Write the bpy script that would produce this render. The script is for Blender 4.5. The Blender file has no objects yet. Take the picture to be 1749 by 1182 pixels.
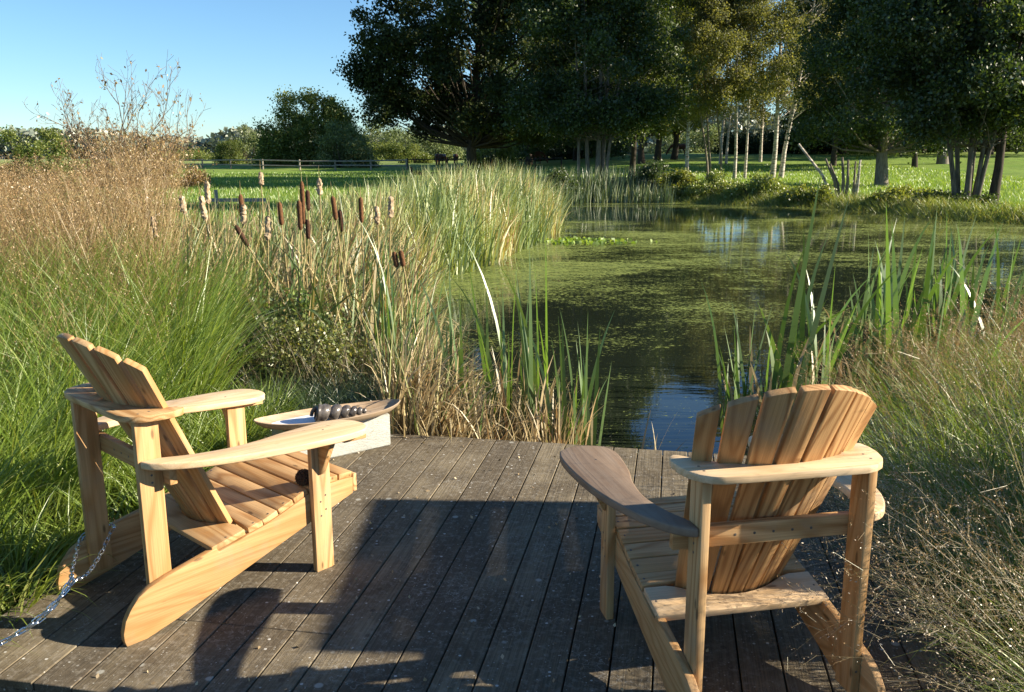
import bpy, bmesh, math, random
import numpy as np
from mathutils import Vector, Matrix
R = math.radians
C = bpy.context.scene.collection
SC = bpy.context.scene
rng = np.random.default_rng(7)
random.seed(7)

# ---------------------------------------------------------------- camera, sky, sun
cam = bpy.data.objects.new('camera', bpy.data.cameras.new('camera')); C.objects.link(cam)
cam.data.sensor_width = 36; cam.data.lens = 30.724
cam.data.clip_start = 0.05; cam.data.clip_end = 6000
cam.matrix_world = Matrix.Translation((0, 0, 1.5)) @ Matrix.Rotation(R(90 - 12.1707), 4, 'X') @ Matrix.Rotation(R(-0.17), 4, 'Z')
SC.camera = cam
SUN_EL, SUN_AZ = R(24.6), R(92.5)          # azimuth clockwise from +Y
w = bpy.data.worlds.new('World'); SC.world = w; w.use_nodes = True
nt = w.node_tree; nt.nodes.clear()
sky = nt.nodes.new('ShaderNodeTexSky'); sky.sky_type = 'NISHITA'; sky.sun_disc = False
sky.sun_elevation = SUN_EL; sky.sun_rotation = SUN_AZ
sky.air_density = 1.0; sky.dust_density = 0.0; sky.ozone_density = 4.0; sky.altitude = 0
bg = nt.nodes.new('ShaderNodeBackground'); bg.inputs[1].default_value = 0.052
wo = nt.nodes.new('ShaderNodeOutputWorld')
tint = nt.nodes.new('ShaderNodeMix'); tint.data_type = 'RGBA'; tint.blend_type = 'MULTIPLY'; tint.inputs[0].default_value = 1; tint.inputs[7].default_value = (0.92, 1.12, 1.24, 1)
nt.links.new(sky.outputs[0], tint.inputs[6]); nt.links.new(tint.outputs[2], bg.inputs[0]); nt.links.new(bg.outputs[0], wo.inputs[0])
sun = bpy.data.objects.new('sun', bpy.data.lights.new('sun', 'SUN')); C.objects.link(sun)
sun.data.energy = 5.0; sun.data.angle = R(0.5); sun.data.color = (1.0, 0.89, 0.72)
sdir = Vector((math.sin(SUN_AZ) * math.cos(SUN_EL), math.cos(SUN_AZ) * math.cos(SUN_EL), math.sin(SUN_EL)))
sun.rotation_euler = sdir.to_track_quat('Z', 'Y').to_euler()
vs = SC.view_settings; vs.view_transform = 'Standard'; vs.look = 'None'; vs.exposure = 1.5; vs.gamma = 1
SC.cycles.max_bounces = 8; SC.cycles.transparent_max_bounces = 8; SC.cycles.transmission_bounces = 4
SC.cycles.diffuse_bounces = 3; SC.cycles.glossy_bounces = 3; SC.cycles.sample_clamp_indirect = 4

K = 6.549e-4
def atx(px, Y): return (px - 874.5) * Y * K           # photo column -> world x for something standing at distance Y

# ---------------------------------------------------------------- tagging
def tag(o, label=None, cat=None, group=None, kind=None):
    if label: o['label'] = label
    if cat: o['category'] = cat
    if group: o['group'] = group
    if kind: o['kind'] = kind
    return o
def empty(name, loc=(0, 0, 0), rz=0, label=None, cat=None, group=None):
    o = bpy.data.objects.new(name, None); C.objects.link(o)
    o.location = loc; o.rotation_euler = (0, 0, rz); o.empty_display_size = 0.1
    return tag(o, label, cat, group)
def link(name, me, parent=None):
    o = bpy.data.objects.new(name, me); C.objects.link(o)
    if parent: o.parent = parent
    return o
def copy_tree(o, loc=None, rz=None, scale=None, label=None):
    c = o.copy(); C.objects.link(c)
    if loc is not None: c.location = loc
    if rz is not None: c.rotation_euler = (0, 0, rz)
    if scale is not None: c.scale = scale if hasattr(scale, '__len__') else (scale,) * 3
    if label: c['label'] = label
    for ch in [x for x in bpy.data.objects if x.parent == o and x != c]:
        d = ch.copy(); C.objects.link(d); d.parent = c
    return c

# ---------------------------------------------------------------- node helpers
class NT:
    def __init__(s, name):
        s.m = bpy.data.materials.new(name); s.m.use_nodes = True
        s.t = s.m.node_tree; s.t.nodes.clear()
        s.out = s.t.nodes.new('ShaderNodeOutputMaterial')
    def n(s, typ, **kw):
        nd = s.t.nodes.new('ShaderNode' + typ)
        for k, v in kw.items():
            if k.startswith('i_'):
                nd.inputs[k[2:].replace('_', ' ')].default_value = v
            else: setattr(nd, k, v)
        return nd
    def l(s, a, b): s.t.links.new(a, b); return b
    def math(s, op, a, b=None, clamp=False):
        nd = s.t.nodes.new('ShaderNodeMath'); nd.operation = op; nd.use_clamp = clamp
        for i, v in enumerate((a, b)):
            if v is None: continue
            if isinstance(v, (int, float)): nd.inputs[i].default_value = v
            else: s.l(v, nd.inputs[i])
        return nd.outputs[0]
    def ramp(s, fac, stops, interp='LINEAR'):
        nd = s.t.nodes.new('ShaderNodeValToRGB'); cr = nd.color_ramp; cr.interpolation = interp
        while len(cr.elements) < len(stops): cr.elements.new(0.5)
        for e, (p, c) in zip(cr.elements, stops): e.position = p; e.color = (*c, 1)
        s.l(fac, nd.inputs[0]); return nd.outputs[0]
    def mix(s, fac, a, b, mode='MIX'):
        nd = s.t.nodes.new('ShaderNodeMix'); nd.data_type = 'RGBA'; nd.blend_type = mode
        for i, v in ((0, fac), (6, a), (7, b)):
            if isinstance(v, (int, float)): nd.inputs[i].default_value = v
            elif isinstance(v, tuple): nd.inputs[i].default_value = (*v, 1)
            else: s.l(v, nd.inputs[i])
        return nd.outputs[2]
    def noise(s, vec, scale, detail=3, rough=0.5, dist=0):
        nd = s.n('TexNoise'); nd.inputs['Scale'].default_value = scale; nd.inputs['Detail'].default_value = detail
        nd.inputs['Roughness'].default_value = rough; nd.inputs['Distortion'].default_value = dist
        if vec is not None: s.l(vec, nd.inputs['Vector'])
        return nd.outputs['Fac']
    def mapping(s, vec, scale=(1, 1, 1), loc=(0, 0, 0), rot=(0, 0, 0)):
        nd = s.n('Mapping'); nd.inputs['Scale'].default_value = scale; nd.inputs['Location'].default_value = loc
        nd.inputs['Rotation'].default_value = rot
        s.l(vec, nd.inputs['Vector']); return nd.outputs[0]
    def bump(s, h, strength=0.3, dist=0.01):
        nd = s.n('Bump'); nd.inputs['Strength'].default_value = strength; nd.inputs['Distance'].default_value = dist
        s.l(h, nd.inputs['Height']); return nd.outputs[0]
    def principled(s, col, rough=0.6, spec=0.4, normal=None, metallic=0, **kw):
        nd = s.n('BsdfPrincipled')
        for k, v in (('Base Color', col), ('Roughness', rough), ('Specular IOR Level', spec), ('Metallic', metallic)):
            if isinstance(v, (int, float)): nd.inputs[k].default_value = v
            elif isinstance(v, tuple): nd.inputs[k].default_value = (*v, 1)
            else: s.l(v, nd.inputs[k])
        if normal is not None: s.l(normal, nd.inputs['Normal'])
        s.l(nd.outputs[0], s.out.inputs[0]); return nd
    def coord(s, which='Object'):
        return s.n('TexCoord').outputs[which]
    def attr(s, name='col'):
        a = s.n('Attribute'); a.attribute_name = name; return a

def wood(name, c1, c2, c3, dark=0.0, weather=None, rough=0.62):
    """long grain from the board's own coordinates: contour lines of a stretched noise give the cathedral figure"""
    t = NT(name); a = t.attr('gr'); v = a.outputs['Vector']; rnd = a.outputs['Alpha']
    big = t.noise(t.mapping(v, (0.75, 6.5, 6.5)), 1.0, 2, 0.45)
    ring = t.math('SINE', t.math('MULTIPLY', big, 88.0))
    ring = t.math('MULTIPLY', t.math('ADD', ring, 1.0), 0.5)
    ring = t.math('POWER', ring, 2.2)
    fib = t.noise(t.mapping(v, (5, 260, 260)), 1.0, 4, 0.65)
    blot = t.noise(t.mapping(v, (1.4, 5, 5), (7, 3, 1)), 1.0, 3, 0.6)
    col = t.mix(ring, c1, c2)
    col = t.mix(t.math('MULTIPLY', t.ramp(rnd, [(0.3, (0, 0, 0)), (1, (1, 1, 1))]), 0.75), col, c3)
    col = t.mix(t.math('MULTIPLY', t.ramp(blot, [(0.35, (0, 0, 0)), (0.75, (1, 1, 1))]), 0.35), col, c3)
    col = t.mix(t.math('MULTIPLY', t.ramp(fib, [(0.35, (1, 1, 1)), (0.62, (0, 0, 0))]), 0.38), col, tuple(x * 0.55 for x in c3))
    vor = t.n('TexVoronoi'); vor.inputs['Scale'].default_value = 1.0
    t.l(t.mapping(v, (5.0, 16, 16), (3.3, 1, 0)), vor.inputs['Vector'])
    knot = t.ramp(vor.outputs['Distance'], [(0.06, (1, 1, 1)), (0.11, (0, 0, 0))])
    col = t.mix(t.math('MULTIPLY', knot, 0.75), col, tuple(x * 0.22 for x in c3))
    gry = t.noise(t.coord(), 4.5, 4, 0.65)
    col = t.mix(t.math('MULTIPLY', t.ramp(gry, [(0.52, (0, 0, 0)), (0.72, (1, 1, 1))]), 0.4), col, (0.30, 0.25, 0.18))
    if weather:
        wn = t.noise(t.mapping(v, (3, 30, 30)), 1.0, 4, 0.6)
        col = t.mix(t.ramp(wn, [(0.3, (0.25,) * 3), (0.7, (0.8,) * 3)]), col, weather)
    h = t.math('ADD', t.math('MULTIPLY', fib, 0.7), t.math('MULTIPLY', ring, 0.35))
    t.principled(col, rough, 0.3, t.bump(h, 0.35, 0.002))
    return t.m

M = {}
M['cedar'] = wood('cedar', (0.62, 0.405, 0.195), (0.38, 0.20, 0.076), (0.41, 0.215, 0.075))
M['cedar_pale'] = wood('cedar_pale', (0.70, 0.53, 0.33), (0.60, 0.42, 0.23), (0.60, 0.39, 0.20))
M['cedar_rust'] = wood('cedar_rust', (0.54, 0.32, 0.135), (0.27, 0.13, 0.045), (0.36, 0.175, 0.06))
M['weathered'] = wood('weathered_wood', (0.20, 0.125, 0.072), (0.13, 0.075, 0.04), (0.17, 0.10, 0.055), weather=(0.24, 0.185, 0.135))
M['old_rail'] = wood('old_rail', (0.28, 0.24, 0.19), (0.2, 0.17, 0.13), (0.22, 0.18, 0.13), weather=(0.33, 0.3, 0.25))
M['screen'] = wood('shadow_screen_wood', (0.2, 0.15, 0.1), (0.14, 0.1, 0.07), (0.15, 0.1, 0.07))
M['tray'] = wood('tray_wood', (0.46, 0.34, 0.22), (0.36, 0.25, 0.15), (0.34, 0.24, 0.15))

def foliage(name, ramp, trans=0.4, tcol=(1.35, 1.25, 0.55), gloss=0.06, base=None, rough=0.45, tscale=1.0):
    """ramp by the random value of each leaf or blade; base: colour near the root"""
    t = NT(name); a = t.attr('col'); s = t.n('SeparateColor'); t.l(a.outputs['Color'], s.inputs[0])
    col = t.ramp(s.outputs[0], ramp)
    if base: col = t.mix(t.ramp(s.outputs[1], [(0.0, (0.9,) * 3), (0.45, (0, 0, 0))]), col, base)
    d = t.n('BsdfDiffuse'); t.l(col, d.inputs[0])
    tr = t.n('BsdfTranslucent'); t.l(t.mix(1.0, col, tuple(x * tscale for x in tcol), 'MULTIPLY'), tr.inputs[0])
    m1 = t.n('MixShader'); m1.inputs[0].default_value = trans; t.l(d.outputs[0], m1.inputs[1]); t.l(tr.outputs[0], m1.inputs[2])
    g = t.n('BsdfGlossy'); g.inputs['Roughness'].default_value = rough; g.inputs[0].default_value = (0.9, 0.9, 0.85, 1)
    m2 = t.n('MixShader'); m2.inputs[0].default_value = gloss; t.l(m1.outputs[0], m2.inputs[1]); t.l(g.outputs[0], m2.inputs[2])
    t.l(m2.outputs[0], t.out.inputs[0]); return t.m

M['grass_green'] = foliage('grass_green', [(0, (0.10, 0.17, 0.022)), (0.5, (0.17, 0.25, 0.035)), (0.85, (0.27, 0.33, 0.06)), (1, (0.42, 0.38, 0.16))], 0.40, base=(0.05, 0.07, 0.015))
M['sedge'] = foliage('sedge', [(0, (0.035, 0.07, 0.025)), (0.6, (0.07, 0.12, 0.035)), (1, (0.16, 0.18, 0.06))], 0.25, gloss=0.1)
M['straw'] = foliage('straw', [(0, (0.20, 0.13, 0.05)), (0.5, (0.29, 0.20, 0.085)), (1, (0.44, 0.34, 0.17))], 0.3, tcol=(1.1, 1.0, .8), gloss=0.04)
M['spikelet'] = foliage('spikelet', [(0, (0.17, 0.09, 0.034)), (0.5, (0.32, 0.19, 0.075)), (1, (0.50, 0.35, 0.17))], 0.3, tcol=(1.1, 1.0, .8), gloss=0.06)
M['straw_sunlit'] = foliage('straw_sunlit', [(0, (0.20, 0.20, 0.08)), (0.5, (0.34, 0.28, 0.14)), (1, (0.55, 0.46, 0.30))], 0.3, tcol=(1.1, 1.0, .8))  # lighter copy of straw, sunlight put into the colour
M['spikelet_sunlit'] = foliage('spikelet_sunlit', [(0, (0.30, 0.20, 0.11)), (0.5, (0.50, 0.38, 0.24)), (1, (0.76, 0.66, 0.50))], 0.35, tcol=(1.1, 1.0, .8), gloss=0.1)  # brighter spikelets: sunlight on the seed heads is part of the colour
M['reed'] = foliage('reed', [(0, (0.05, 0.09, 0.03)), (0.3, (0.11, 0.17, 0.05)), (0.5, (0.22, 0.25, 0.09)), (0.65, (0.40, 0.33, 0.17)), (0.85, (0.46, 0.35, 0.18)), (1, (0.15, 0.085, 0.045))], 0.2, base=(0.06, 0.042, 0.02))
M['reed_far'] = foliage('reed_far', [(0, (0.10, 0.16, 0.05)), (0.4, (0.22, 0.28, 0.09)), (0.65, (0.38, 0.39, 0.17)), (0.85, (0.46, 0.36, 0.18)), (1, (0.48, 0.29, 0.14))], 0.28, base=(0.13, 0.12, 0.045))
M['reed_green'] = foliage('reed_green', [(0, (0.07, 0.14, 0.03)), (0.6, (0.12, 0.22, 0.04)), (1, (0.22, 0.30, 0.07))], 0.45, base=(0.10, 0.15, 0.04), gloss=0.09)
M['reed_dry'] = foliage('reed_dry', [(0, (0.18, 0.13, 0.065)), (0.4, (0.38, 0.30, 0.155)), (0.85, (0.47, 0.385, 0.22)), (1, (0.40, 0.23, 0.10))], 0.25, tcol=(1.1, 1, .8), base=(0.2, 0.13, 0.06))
M['dark_stem'] = foliage('dark_stem', [(0, (0.045, 0.038, 0.02)), (0.6, (0.09, 0.075, 0.035)), (1, (0.2, 0.16, 0.085))], 0.1, tcol=(1.1, 1, .8))
M['weed_leaf'] = foliage('weed_leaf', [(0, (0.05, 0.10, 0.025)), (0.6, (0.11, 0.18, 0.04)), (1, (0.20, 0.27, 0.06))], 0.4)
M['shrub_leaf'] = foliage('shrub_leaf', [(0, (0.10, 0.13, 0.03)), (0.6, (0.17, 0.21, 0.05)), (1, (0.30, 0.27, 0.09))], 0.4)
M['meadow_blade'] = foliage('meadow_blade', [(0, (0.12, 0.22, 0.03)), (0.6, (0.19, 0.30, 0.045)), (1, (0.30, 0.37, 0.09))], 0.45)
M['bank_blade'] = foliage('bank_blade', [(0, (0.11, 0.16, 0.03)), (0.6, (0.20, 0.26, 0.05)), (0.85, (0.30, 0.33, 0.09)), (1, (0.42, 0.35, 0.17))], 0.4)
M['leaf_oak'] = foliage('leaf_oak', [(0, (0.022, 0.034, 0.012)), (0.7, (0.040, 0.058, 0.018)), (1, (0.085, 0.10, 0.03))], 0.3, gloss=0.02, rough=.6)
M['leaf_dark'] = foliage('leaf_dark', [(0, (0.026, 0.048, 0.014)), (0.7, (0.050, 0.085, 0.020)), (1, (0.12, 0.16, 0.035))], 0.45, gloss=0.045, rough=.5)
M['leaf_birch'] = foliage('leaf_birch', [(0, (0.085, 0.10, 0.035)), (0.6, (0.15, 0.165, 0.055)), (1, (0.28, 0.27, 0.10))], 0.5, gloss=0.03, rough=.6)
M['leaf_yellow'] = foliage('leaf_yellow', [(0, (0.10, 0.14, 0.02)), (0.6, (0.18, 0.22, 0.035)), (1, (0.30, 0.29, 0.06))], 0.5)
M['leaf_bush'] = foliage('leaf_bush', [(0, (0.075, 0.11, 0.025)), (0.6, (0.14, 0.18, 0.045)), (1, (0.24, 0.25, 0.075))], 0.38, gloss=0.02)
M['leaf_willow'] = foliage('leaf_willow', [(0, (0.09, 0.125, 0.05)), (0.6, (0.15, 0.19, 0.08)), (1, (0.23, 0.26, 0.12))], 0.3, gloss=0.02)
M['leaf_far'] = foliage('leaf_far', [(0, (0.13, 0.16, 0.13)), (0.6, (0.19, 0.22, 0.17)), (1, (0.27, 0.28, 0.20))], 0.1)  # distance haze is put into this grey-green leaf colour
M['leaf_brown'] = foliage('leaf_brown', [(0, (0.20, 0.11, 0.05)), (0.6, (0.33, 0.22, 0.09)), (1, (0.30, 0.27, 0.10))], 0.35)

def simple(name, col, rough=0.6, spec=0.3, nscale=None, col2=None, bump=0, metallic=0, mapscale=(1, 1, 1)):
    t = NT(name)
    if nscale:
        nz = t.noise(t.mapping(t.coord(), mapscale), nscale, 4, 0.6)
        c = t.mix(t.ramp(nz, [(0.35, (0, 0, 0)), (0.65, (1, 1, 1))]), col, col2 or tuple(x * 0.6 for x in col))
        t.principled(c, rough, spec, t.bump(nz, bump, 0.01) if bump else None, metallic)
    else: t.principled(col, rough, spec, None, metallic)
    return t.m
M['steel'] = simple('galvanised_steel', (0.72, 0.74, 0.76), 0.24, 0.5, 60, (0.5, 0.52, 0.55), 0, 1.0)
M['shell'] = simple('dark_shell', (0.040, 0.034, 0.030), 0.25, 0.5, 26, (0.13, 0.115, 0.10), 0.3, 0, (1, 1, 1))
M['sunlit_wood'] = simple('sunlit_wood', (0.78, 0.79, 0.80), 0.7, 0.2, 12, (0.68, 0.70, 0.74), 0)  # pale tray wood with the sunlight painted in
M['cone'] = simple('cone_brown', (0.045, 0.026, 0.016), 0.8, 0.2, 60, (0.10, 0.06, 0.035), 0.5)
M['cat_head'] = simple('cattail_velvet', (0.165, 0.080, 0.038), 0.9, 0.1, 90, (0.09, 0.042, 0.02), 0.5)
M['cat_head_dark'] = simple('cattail_velvet_dark', (0.085, 0.042, 0.026), 0.9, 0.1, 90, (0.045, 0.024, 0.015), 0.5)
M['cat_fluff'] = simple('cattail_fluff', (0.50, 0.40, 0.27), 1.0, 0.05, 40, (0.28, 0.19, 0.11), 1.0)
M['cat_stem'] = simple('cattail_stem', (0.36, 0.27, 0.13), 0.7, 0.2, 20, (0.2, 0.17, 0.07), 0)
M['twig'] = simple('twig', (0.20, 0.155, 0.10), 0.8, 0.2, 8, (0.11, 0.08, 0.055), 0)
M['bark_dark'] = simple('bark_dark', (0.075, 0.06, 0.045), 0.9, 0.1, 6, (0.035, 0.03, 0.024), 0.6, 0, (3, 3, 0.6))
M['bark_grey'] = simple('bark_grey', (0.24, 0.21, 0.165), 0.85, 0.1, 5, (0.12, 0.10, 0.08), 0.6, 0, (3, 3, 0.7))
M['bark_mid'] = simple('bark_mid', (0.16, 0.14, 0.11), 0.85, 0.1, 5, (0.07, 0.06, 0.05), 0.6, 0, (3, 3, 0.7))
M['bark_birch'] = simple('bark_birch', (0.66, 0.60, 0.50), 0.8, 0.2, 3, (0.16, 0.13, 0.10), 0.4, 0, (1.2, 1.2, 4))
M['horse'] = simple('horse_coat', (0.12, 0.045, 0.018), 0.6, 0.3, 3, (0.07, 0.028, 0.014))
def block_mat():
    t = NT('block_render'); v = t.coord()
    nz = t.noise(t.mapping(v, (40, 40, 160), rot=(0.3, 0, 0.4)), 1.0, 4, 0.7); n2 = t.noise(v, 5, 3)
    c = t.mix(t.ramp(n2, [(0.3, (0, 0, 0)), (0.7, (1, 1, 1))]), (0.36, 0.37, 0.33), (0.46, 0.46, 0.42))
    c = t.mix(t.ramp(nz, [(0.3, (0.5,) * 3), (0.5, (0, 0, 0))]), c, (0.26, 0.27, 0.24))
    t.principled(c, 0.9, 0.1, t.bump(nz, 0.8, 0.006)); return t.m
M['block'] = block_mat()
def deck_mat():
    t = NT('deck_boards'); a = t.attr('gr'); v = a.outputs['Vector']; rnd = a.outputs['Alpha']; o = t.coord()
    fib = t.noise(t.mapping(v, (3, 160, 160)), 1.0, 4, 0.7)
    blot = t.noise(o, 3.2, 5, 0.65)
    fine = t.noise(o, 38, 5, 0.75)
    col = t.mix(t.ramp(blot, [(0.3, (0, 0, 0)), (0.7, (1, 1, 1))]), (0.10, 0.077, 0.047), (0.265, 0.218, 0.142))
    col = t.mix(t.math('MULTIPLY', rnd, 0.7), col, (0.085, 0.068, 0.048))
    col = t.mix(t.math('MULTIPLY', t.ramp(fib, [(0.38, (1, 1, 1)), (0.6, (0, 0, 0))]), 0.55), col, (0.05, 0.042, 0.033))
    col = t.mix(t.math('MULTIPLY', t.ramp(fine, [(0.50, (0, 0, 0)), (0.72, (1, 1, 1))]), 0.65), col, (0.28, 0.25, 0.20))
    # pale scuffs
    sc = t.n('TexVoronoi'); sc.feature = 'DISTANCE_TO_EDGE'; sc.inputs['Scale'].default_value = 7.0
    wv = t.n('VectorMath'); wv.operation = 'ADD'
    nn = t.n('TexNoise'); nn.inputs['Scale'].default_value = 5.0; t.l(o, nn.inputs['Vector']); nn.inputs['Detail'].default_value = 4
    t.l(o, wv.inputs[0]); t.l(nn.outputs['Color'], wv.inputs[1]); t.l(wv.outputs[0], sc.inputs['Vector'])
    line = t.ramp(sc.outputs['Distance'], [(0.0, (1, 1, 1)), (0.022, (0, 0, 0))])
    msk = t.ramp(t.noise(o, 2.4, 3, 0.6), [(0.48, (0, 0, 0)), (0.62, (1, 1, 1))])
    col = t.mix(t.math('MULTIPLY', t.math('MULTIPLY', line, msk), 0.6), col, (0.36, 0.34, 0.29))
    # lichen and grit specks
    for sc_, th, amt, cc in ((26, 0.10, 0.8, (0.58, 0.56, 0.50)), (70, 0.14, 0.6, (0.46, 0.44, 0.38)), (9, 0.09, 0.65, (0.42, 0.41, 0.35)), (15, 0.12, 0.5, (0.05, 0.04, 0.03))):
        vo = t.n('TexVoronoi'); vo.inputs['Scale'].default_value = sc_; t.l(o, vo.inputs['Vector'])
        pick = t.ramp(t.n('SeparateColor').outputs[0], [(0, (0, 0, 0)), (1, (1, 1, 1))])
        sp = t.n('SeparateColor'); t.l(vo.outputs['Color'], sp.inputs[0])
        sel = t.ramp(sp.outputs[0], [(0.72, (0, 0, 0)), (0.74, (1, 1, 1))])
        dot = t.ramp(vo.outputs['Distance'], [(th, (1, 1, 1)), (th * 1.5, (0, 0, 0))])
        col = t.mix(t.math('MULTIPLY', t.math('MULTIPLY', dot, sel), amt), col, cc)
    h = t.math('ADD', t.math('MULTIPLY', fib, 0.6), t.math('MULTIPLY', fine, 0.6))
    t.principled(col, 0.85, 0.07, t.bump(h, 0.8, 0.004))
    return t.m
M['deck'] = deck_mat()
def ground_mat():
    t = NT('ground_soil_grass'); o = t.coord(); g = t.n('NewGeometry')
    s = t.n('SeparateXYZ'); t.l(g.outputs['Position'], s.inputs[0])
    n1 = t.noise(o, 0.12, 5, 0.6); n2 = t.noise(t.mapping(o, (1, 0.35, 1)), 1.5, 5, 0.7); n3 = t.noise(o, 14, 4, 0.7)
    green = t.mix(t.ramp(n1, [(0.35, (0, 0, 0)), (0.65, (1, 1, 1))]), (0.13, 0.225, 0.030), (0.21, 0.28, 0.055))
    green = t.mix(t.ramp(n2, [(0.35, (0.7,) * 3), (0.6, (0, 0, 0))]), green, (0.075, 0.125, 0.022))
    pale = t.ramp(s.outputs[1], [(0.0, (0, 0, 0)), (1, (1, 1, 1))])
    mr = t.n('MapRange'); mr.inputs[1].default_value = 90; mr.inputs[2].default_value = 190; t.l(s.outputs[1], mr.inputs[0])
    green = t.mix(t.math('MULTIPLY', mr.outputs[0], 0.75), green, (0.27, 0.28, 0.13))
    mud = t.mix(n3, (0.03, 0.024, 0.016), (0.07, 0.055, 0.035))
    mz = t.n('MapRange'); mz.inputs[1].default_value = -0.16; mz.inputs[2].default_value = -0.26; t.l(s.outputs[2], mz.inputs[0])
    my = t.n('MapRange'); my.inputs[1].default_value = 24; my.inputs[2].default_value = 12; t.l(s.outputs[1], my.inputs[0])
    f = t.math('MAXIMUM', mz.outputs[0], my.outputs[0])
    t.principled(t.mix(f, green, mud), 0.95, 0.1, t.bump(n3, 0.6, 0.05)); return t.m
M['ground'] = ground_mat()
def water_mat():
    t = NT('pond_water'); o = t.coord(); g = t.n('NewGeometry'); s = t.n('SeparateXYZ'); t.l(g.outputs['Position'], s.inputs[0])
    # floating algae and duckweed in loose rafts, more of it far out
    big = t.noise(t.mapping(o, (0.55, 1.0, 1)), 0.55, 4, 0.6, 0.4)
    mid = t.noise(t.mapping(o, (0.8, 1.6, 1)), 3.2, 5, 0.65, 0.6)
    fine = t.noise(t.mapping(o, (1, 1.9, 1)), 17, 4, 0.75)
    mr = t.n('MapRange'); mr.inputs[1].default_value = 4.6; mr.inputs[2].default_value = 14.0; mr.inputs[3].default_value = -0.19; mr.inputs[4].default_value = 0.035
    t.l(s.outputs[1], mr.inputs[0])
    mx = t.n('MapRange'); mx.inputs[1].default_value = 20; mx.inputs[2].default_value = 30; mx.inputs[3].default_value = 0.0; mx.inputs[4].default_value = -0.06
    t.l(s.outputs[1], mx.inputs[0])
    lx = t.n('MapRange'); lx.inputs[1].default_value = 2.5; lx.inputs[2].default_value = -1.5; lx.inputs[3].default_value = 0.0; lx.inputs[4].default_value = 0.10
    t.l(s.outputs[0], lx.inputs[0])
    dens = t.math('ADD', t.math('ADD', mr.outputs[0], mx.outputs[0]), lx.outputs[0])
    val = t.math('ADD', t.math('ADD', t.math('MULTIPLY', big, 0.85), t.math('MULTIPLY', mid, 0.55)), t.math('MULTIPLY', fine, 1.35))
    val = t.math('ADD', val, dens)
    mask = t.ramp(t.math('SUBTRACT', val, 0.955), [(0.505, (0, 0, 0)), (0.53, (1, 1, 1))])
    # tiny floating specks everywhere
    vo = t.n('TexVoronoi'); vo.inputs['Scale'].default_value = 22; t.l(o, vo.inputs['Vector'])
    sp = t.n('SeparateColor'); t.l(vo.outputs['Color'], sp.inputs[0])
    dot = t.math('MULTIPLY', t.ramp(vo.outputs['Distance'], [(0.10, (1, 1, 1)), (0.14, (0, 0, 0))]), t.ramp(sp.outputs[0], [(0.6, (0, 0, 0)), (0.62, (1, 1, 1))]))
    dot = t.math('MULTIPLY', dot, t.ramp(t.noise(o, 1.1, 3), [(0.42, (0, 0, 0)), (0.55, (1, 1, 1))]))
    algae = t.n('BsdfPrincipled'); algae.inputs['Roughness'].default_value = 0.75; algae.inputs['Specular IOR Level'].default_value = 0.2
    c = t.mix(t.ramp(t.noise(o, 9, 4, 0.7), [(0.3, (0, 0, 0)), (0.7, (1, 1, 1))]), (0.060, 0.085, 0.016), (0.23, 0.27, 0.06))
    t.l(c, algae.inputs['Base Color'])
    t.l(t.bump(fine, 1.0, 0.02), algae.inputs['Normal'])
    wat = t.n('BsdfPrincipled'); wat.inputs['Base Color'].default_value = (0.012, 0.016, 0.010, 1)
    wat.inputs['Roughness'].default_value = 0.015; wat.inputs['IOR'].default_value = 1.33; wat.inputs['Specular IOR Level'].default_value = 0.75
    rip = t.noise(t.mapping(o, (1, 2.2, 1)), 2.2, 3, 0.55)
    t.l(t.bump(rip, 0.035, 0.05), wat.inputs['Normal'])
    film = t.ramp(t.noise(t.mapping(o, (1, 2, 1)), 0.9, 4, 0.6), [(0.35, (0, 0, 0)), (0.65, (1, 1, 1))])
    fm = t.n('MapRange'); fm.inputs[1].default_value = 14; fm.inputs[2].default_value = 22; fm.inputs[3].default_value = 0.0; fm.inputs[4].default_value = 0.07
    t.l(s.outputs[1], fm.inputs[0])
    mm = t.math('MAXIMUM', t.math('MAXIMUM', mask, dot), t.math('MULTIPLY', t.math('ADD', t.math('MULTIPLY', film, 0.6), 0.4), fm.outputs[0]))
    ms = t.n('MixShader'); t.l(mm, ms.inputs[0]); t.l(wat.outputs[0], ms.inputs[1]); t.l(algae.outputs[0], ms.inputs[2])
    t.l(ms.outputs[0], t.out.inputs[0]); return t.m
M['water'] = water_mat()

# ---------------------------------------------------------------- mesh helpers
def np_mesh(name, V, F, mat, col=None, smooth=False, attrname='col'):
    """V (n,3), F (m,4) quads or (m,3) tris"""
    me = bpy.data.meshes.new(name); k = F.shape[1]
    me.vertices.add(len(V)); me.vertices.foreach_set('co', np.ascontiguousarray(V, np.float32).ravel())
    me.loops.add(F.size); me.loops.foreach_set('vertex_index', np.ascontiguousarray(F, np.int32).ravel())
    me.polygons.add(len(F)); me.polygons.foreach_set('loop_start', np.arange(0, F.size, k, dtype=np.int32))
    me.polygons.foreach_set('loop_total', np.full(len(F), k, np.int32))
    if smooth: me.polygons.foreach_set('use_smooth', np.ones(len(F), bool))
    if col is not None:
        a = me.attributes.new(attrname, 'FLOAT_COLOR', 'POINT'); a.data.foreach_set('color', np.ascontiguousarray(col, np.float32).ravel())
    me.materials.append(mat); me.update(calc_edges=True); return me

class Acc:
    def __init__(s): s.V = []; s.F = []; s.Cc = []; s.n = 0
    def add(s, V, F, Cc):
        s.V.append(V.reshape(-1, 3)); s.F.append(F + s.n); s.Cc.append(Cc.reshape(-1, 4)); s.n += V.size // 3
    def mesh(s, name, mat, smooth=False):
        return np_mesh(name, np.concatenate(s.V), np.concatenate(s.F), mat, np.concatenate(s.Cc), smooth)

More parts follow.
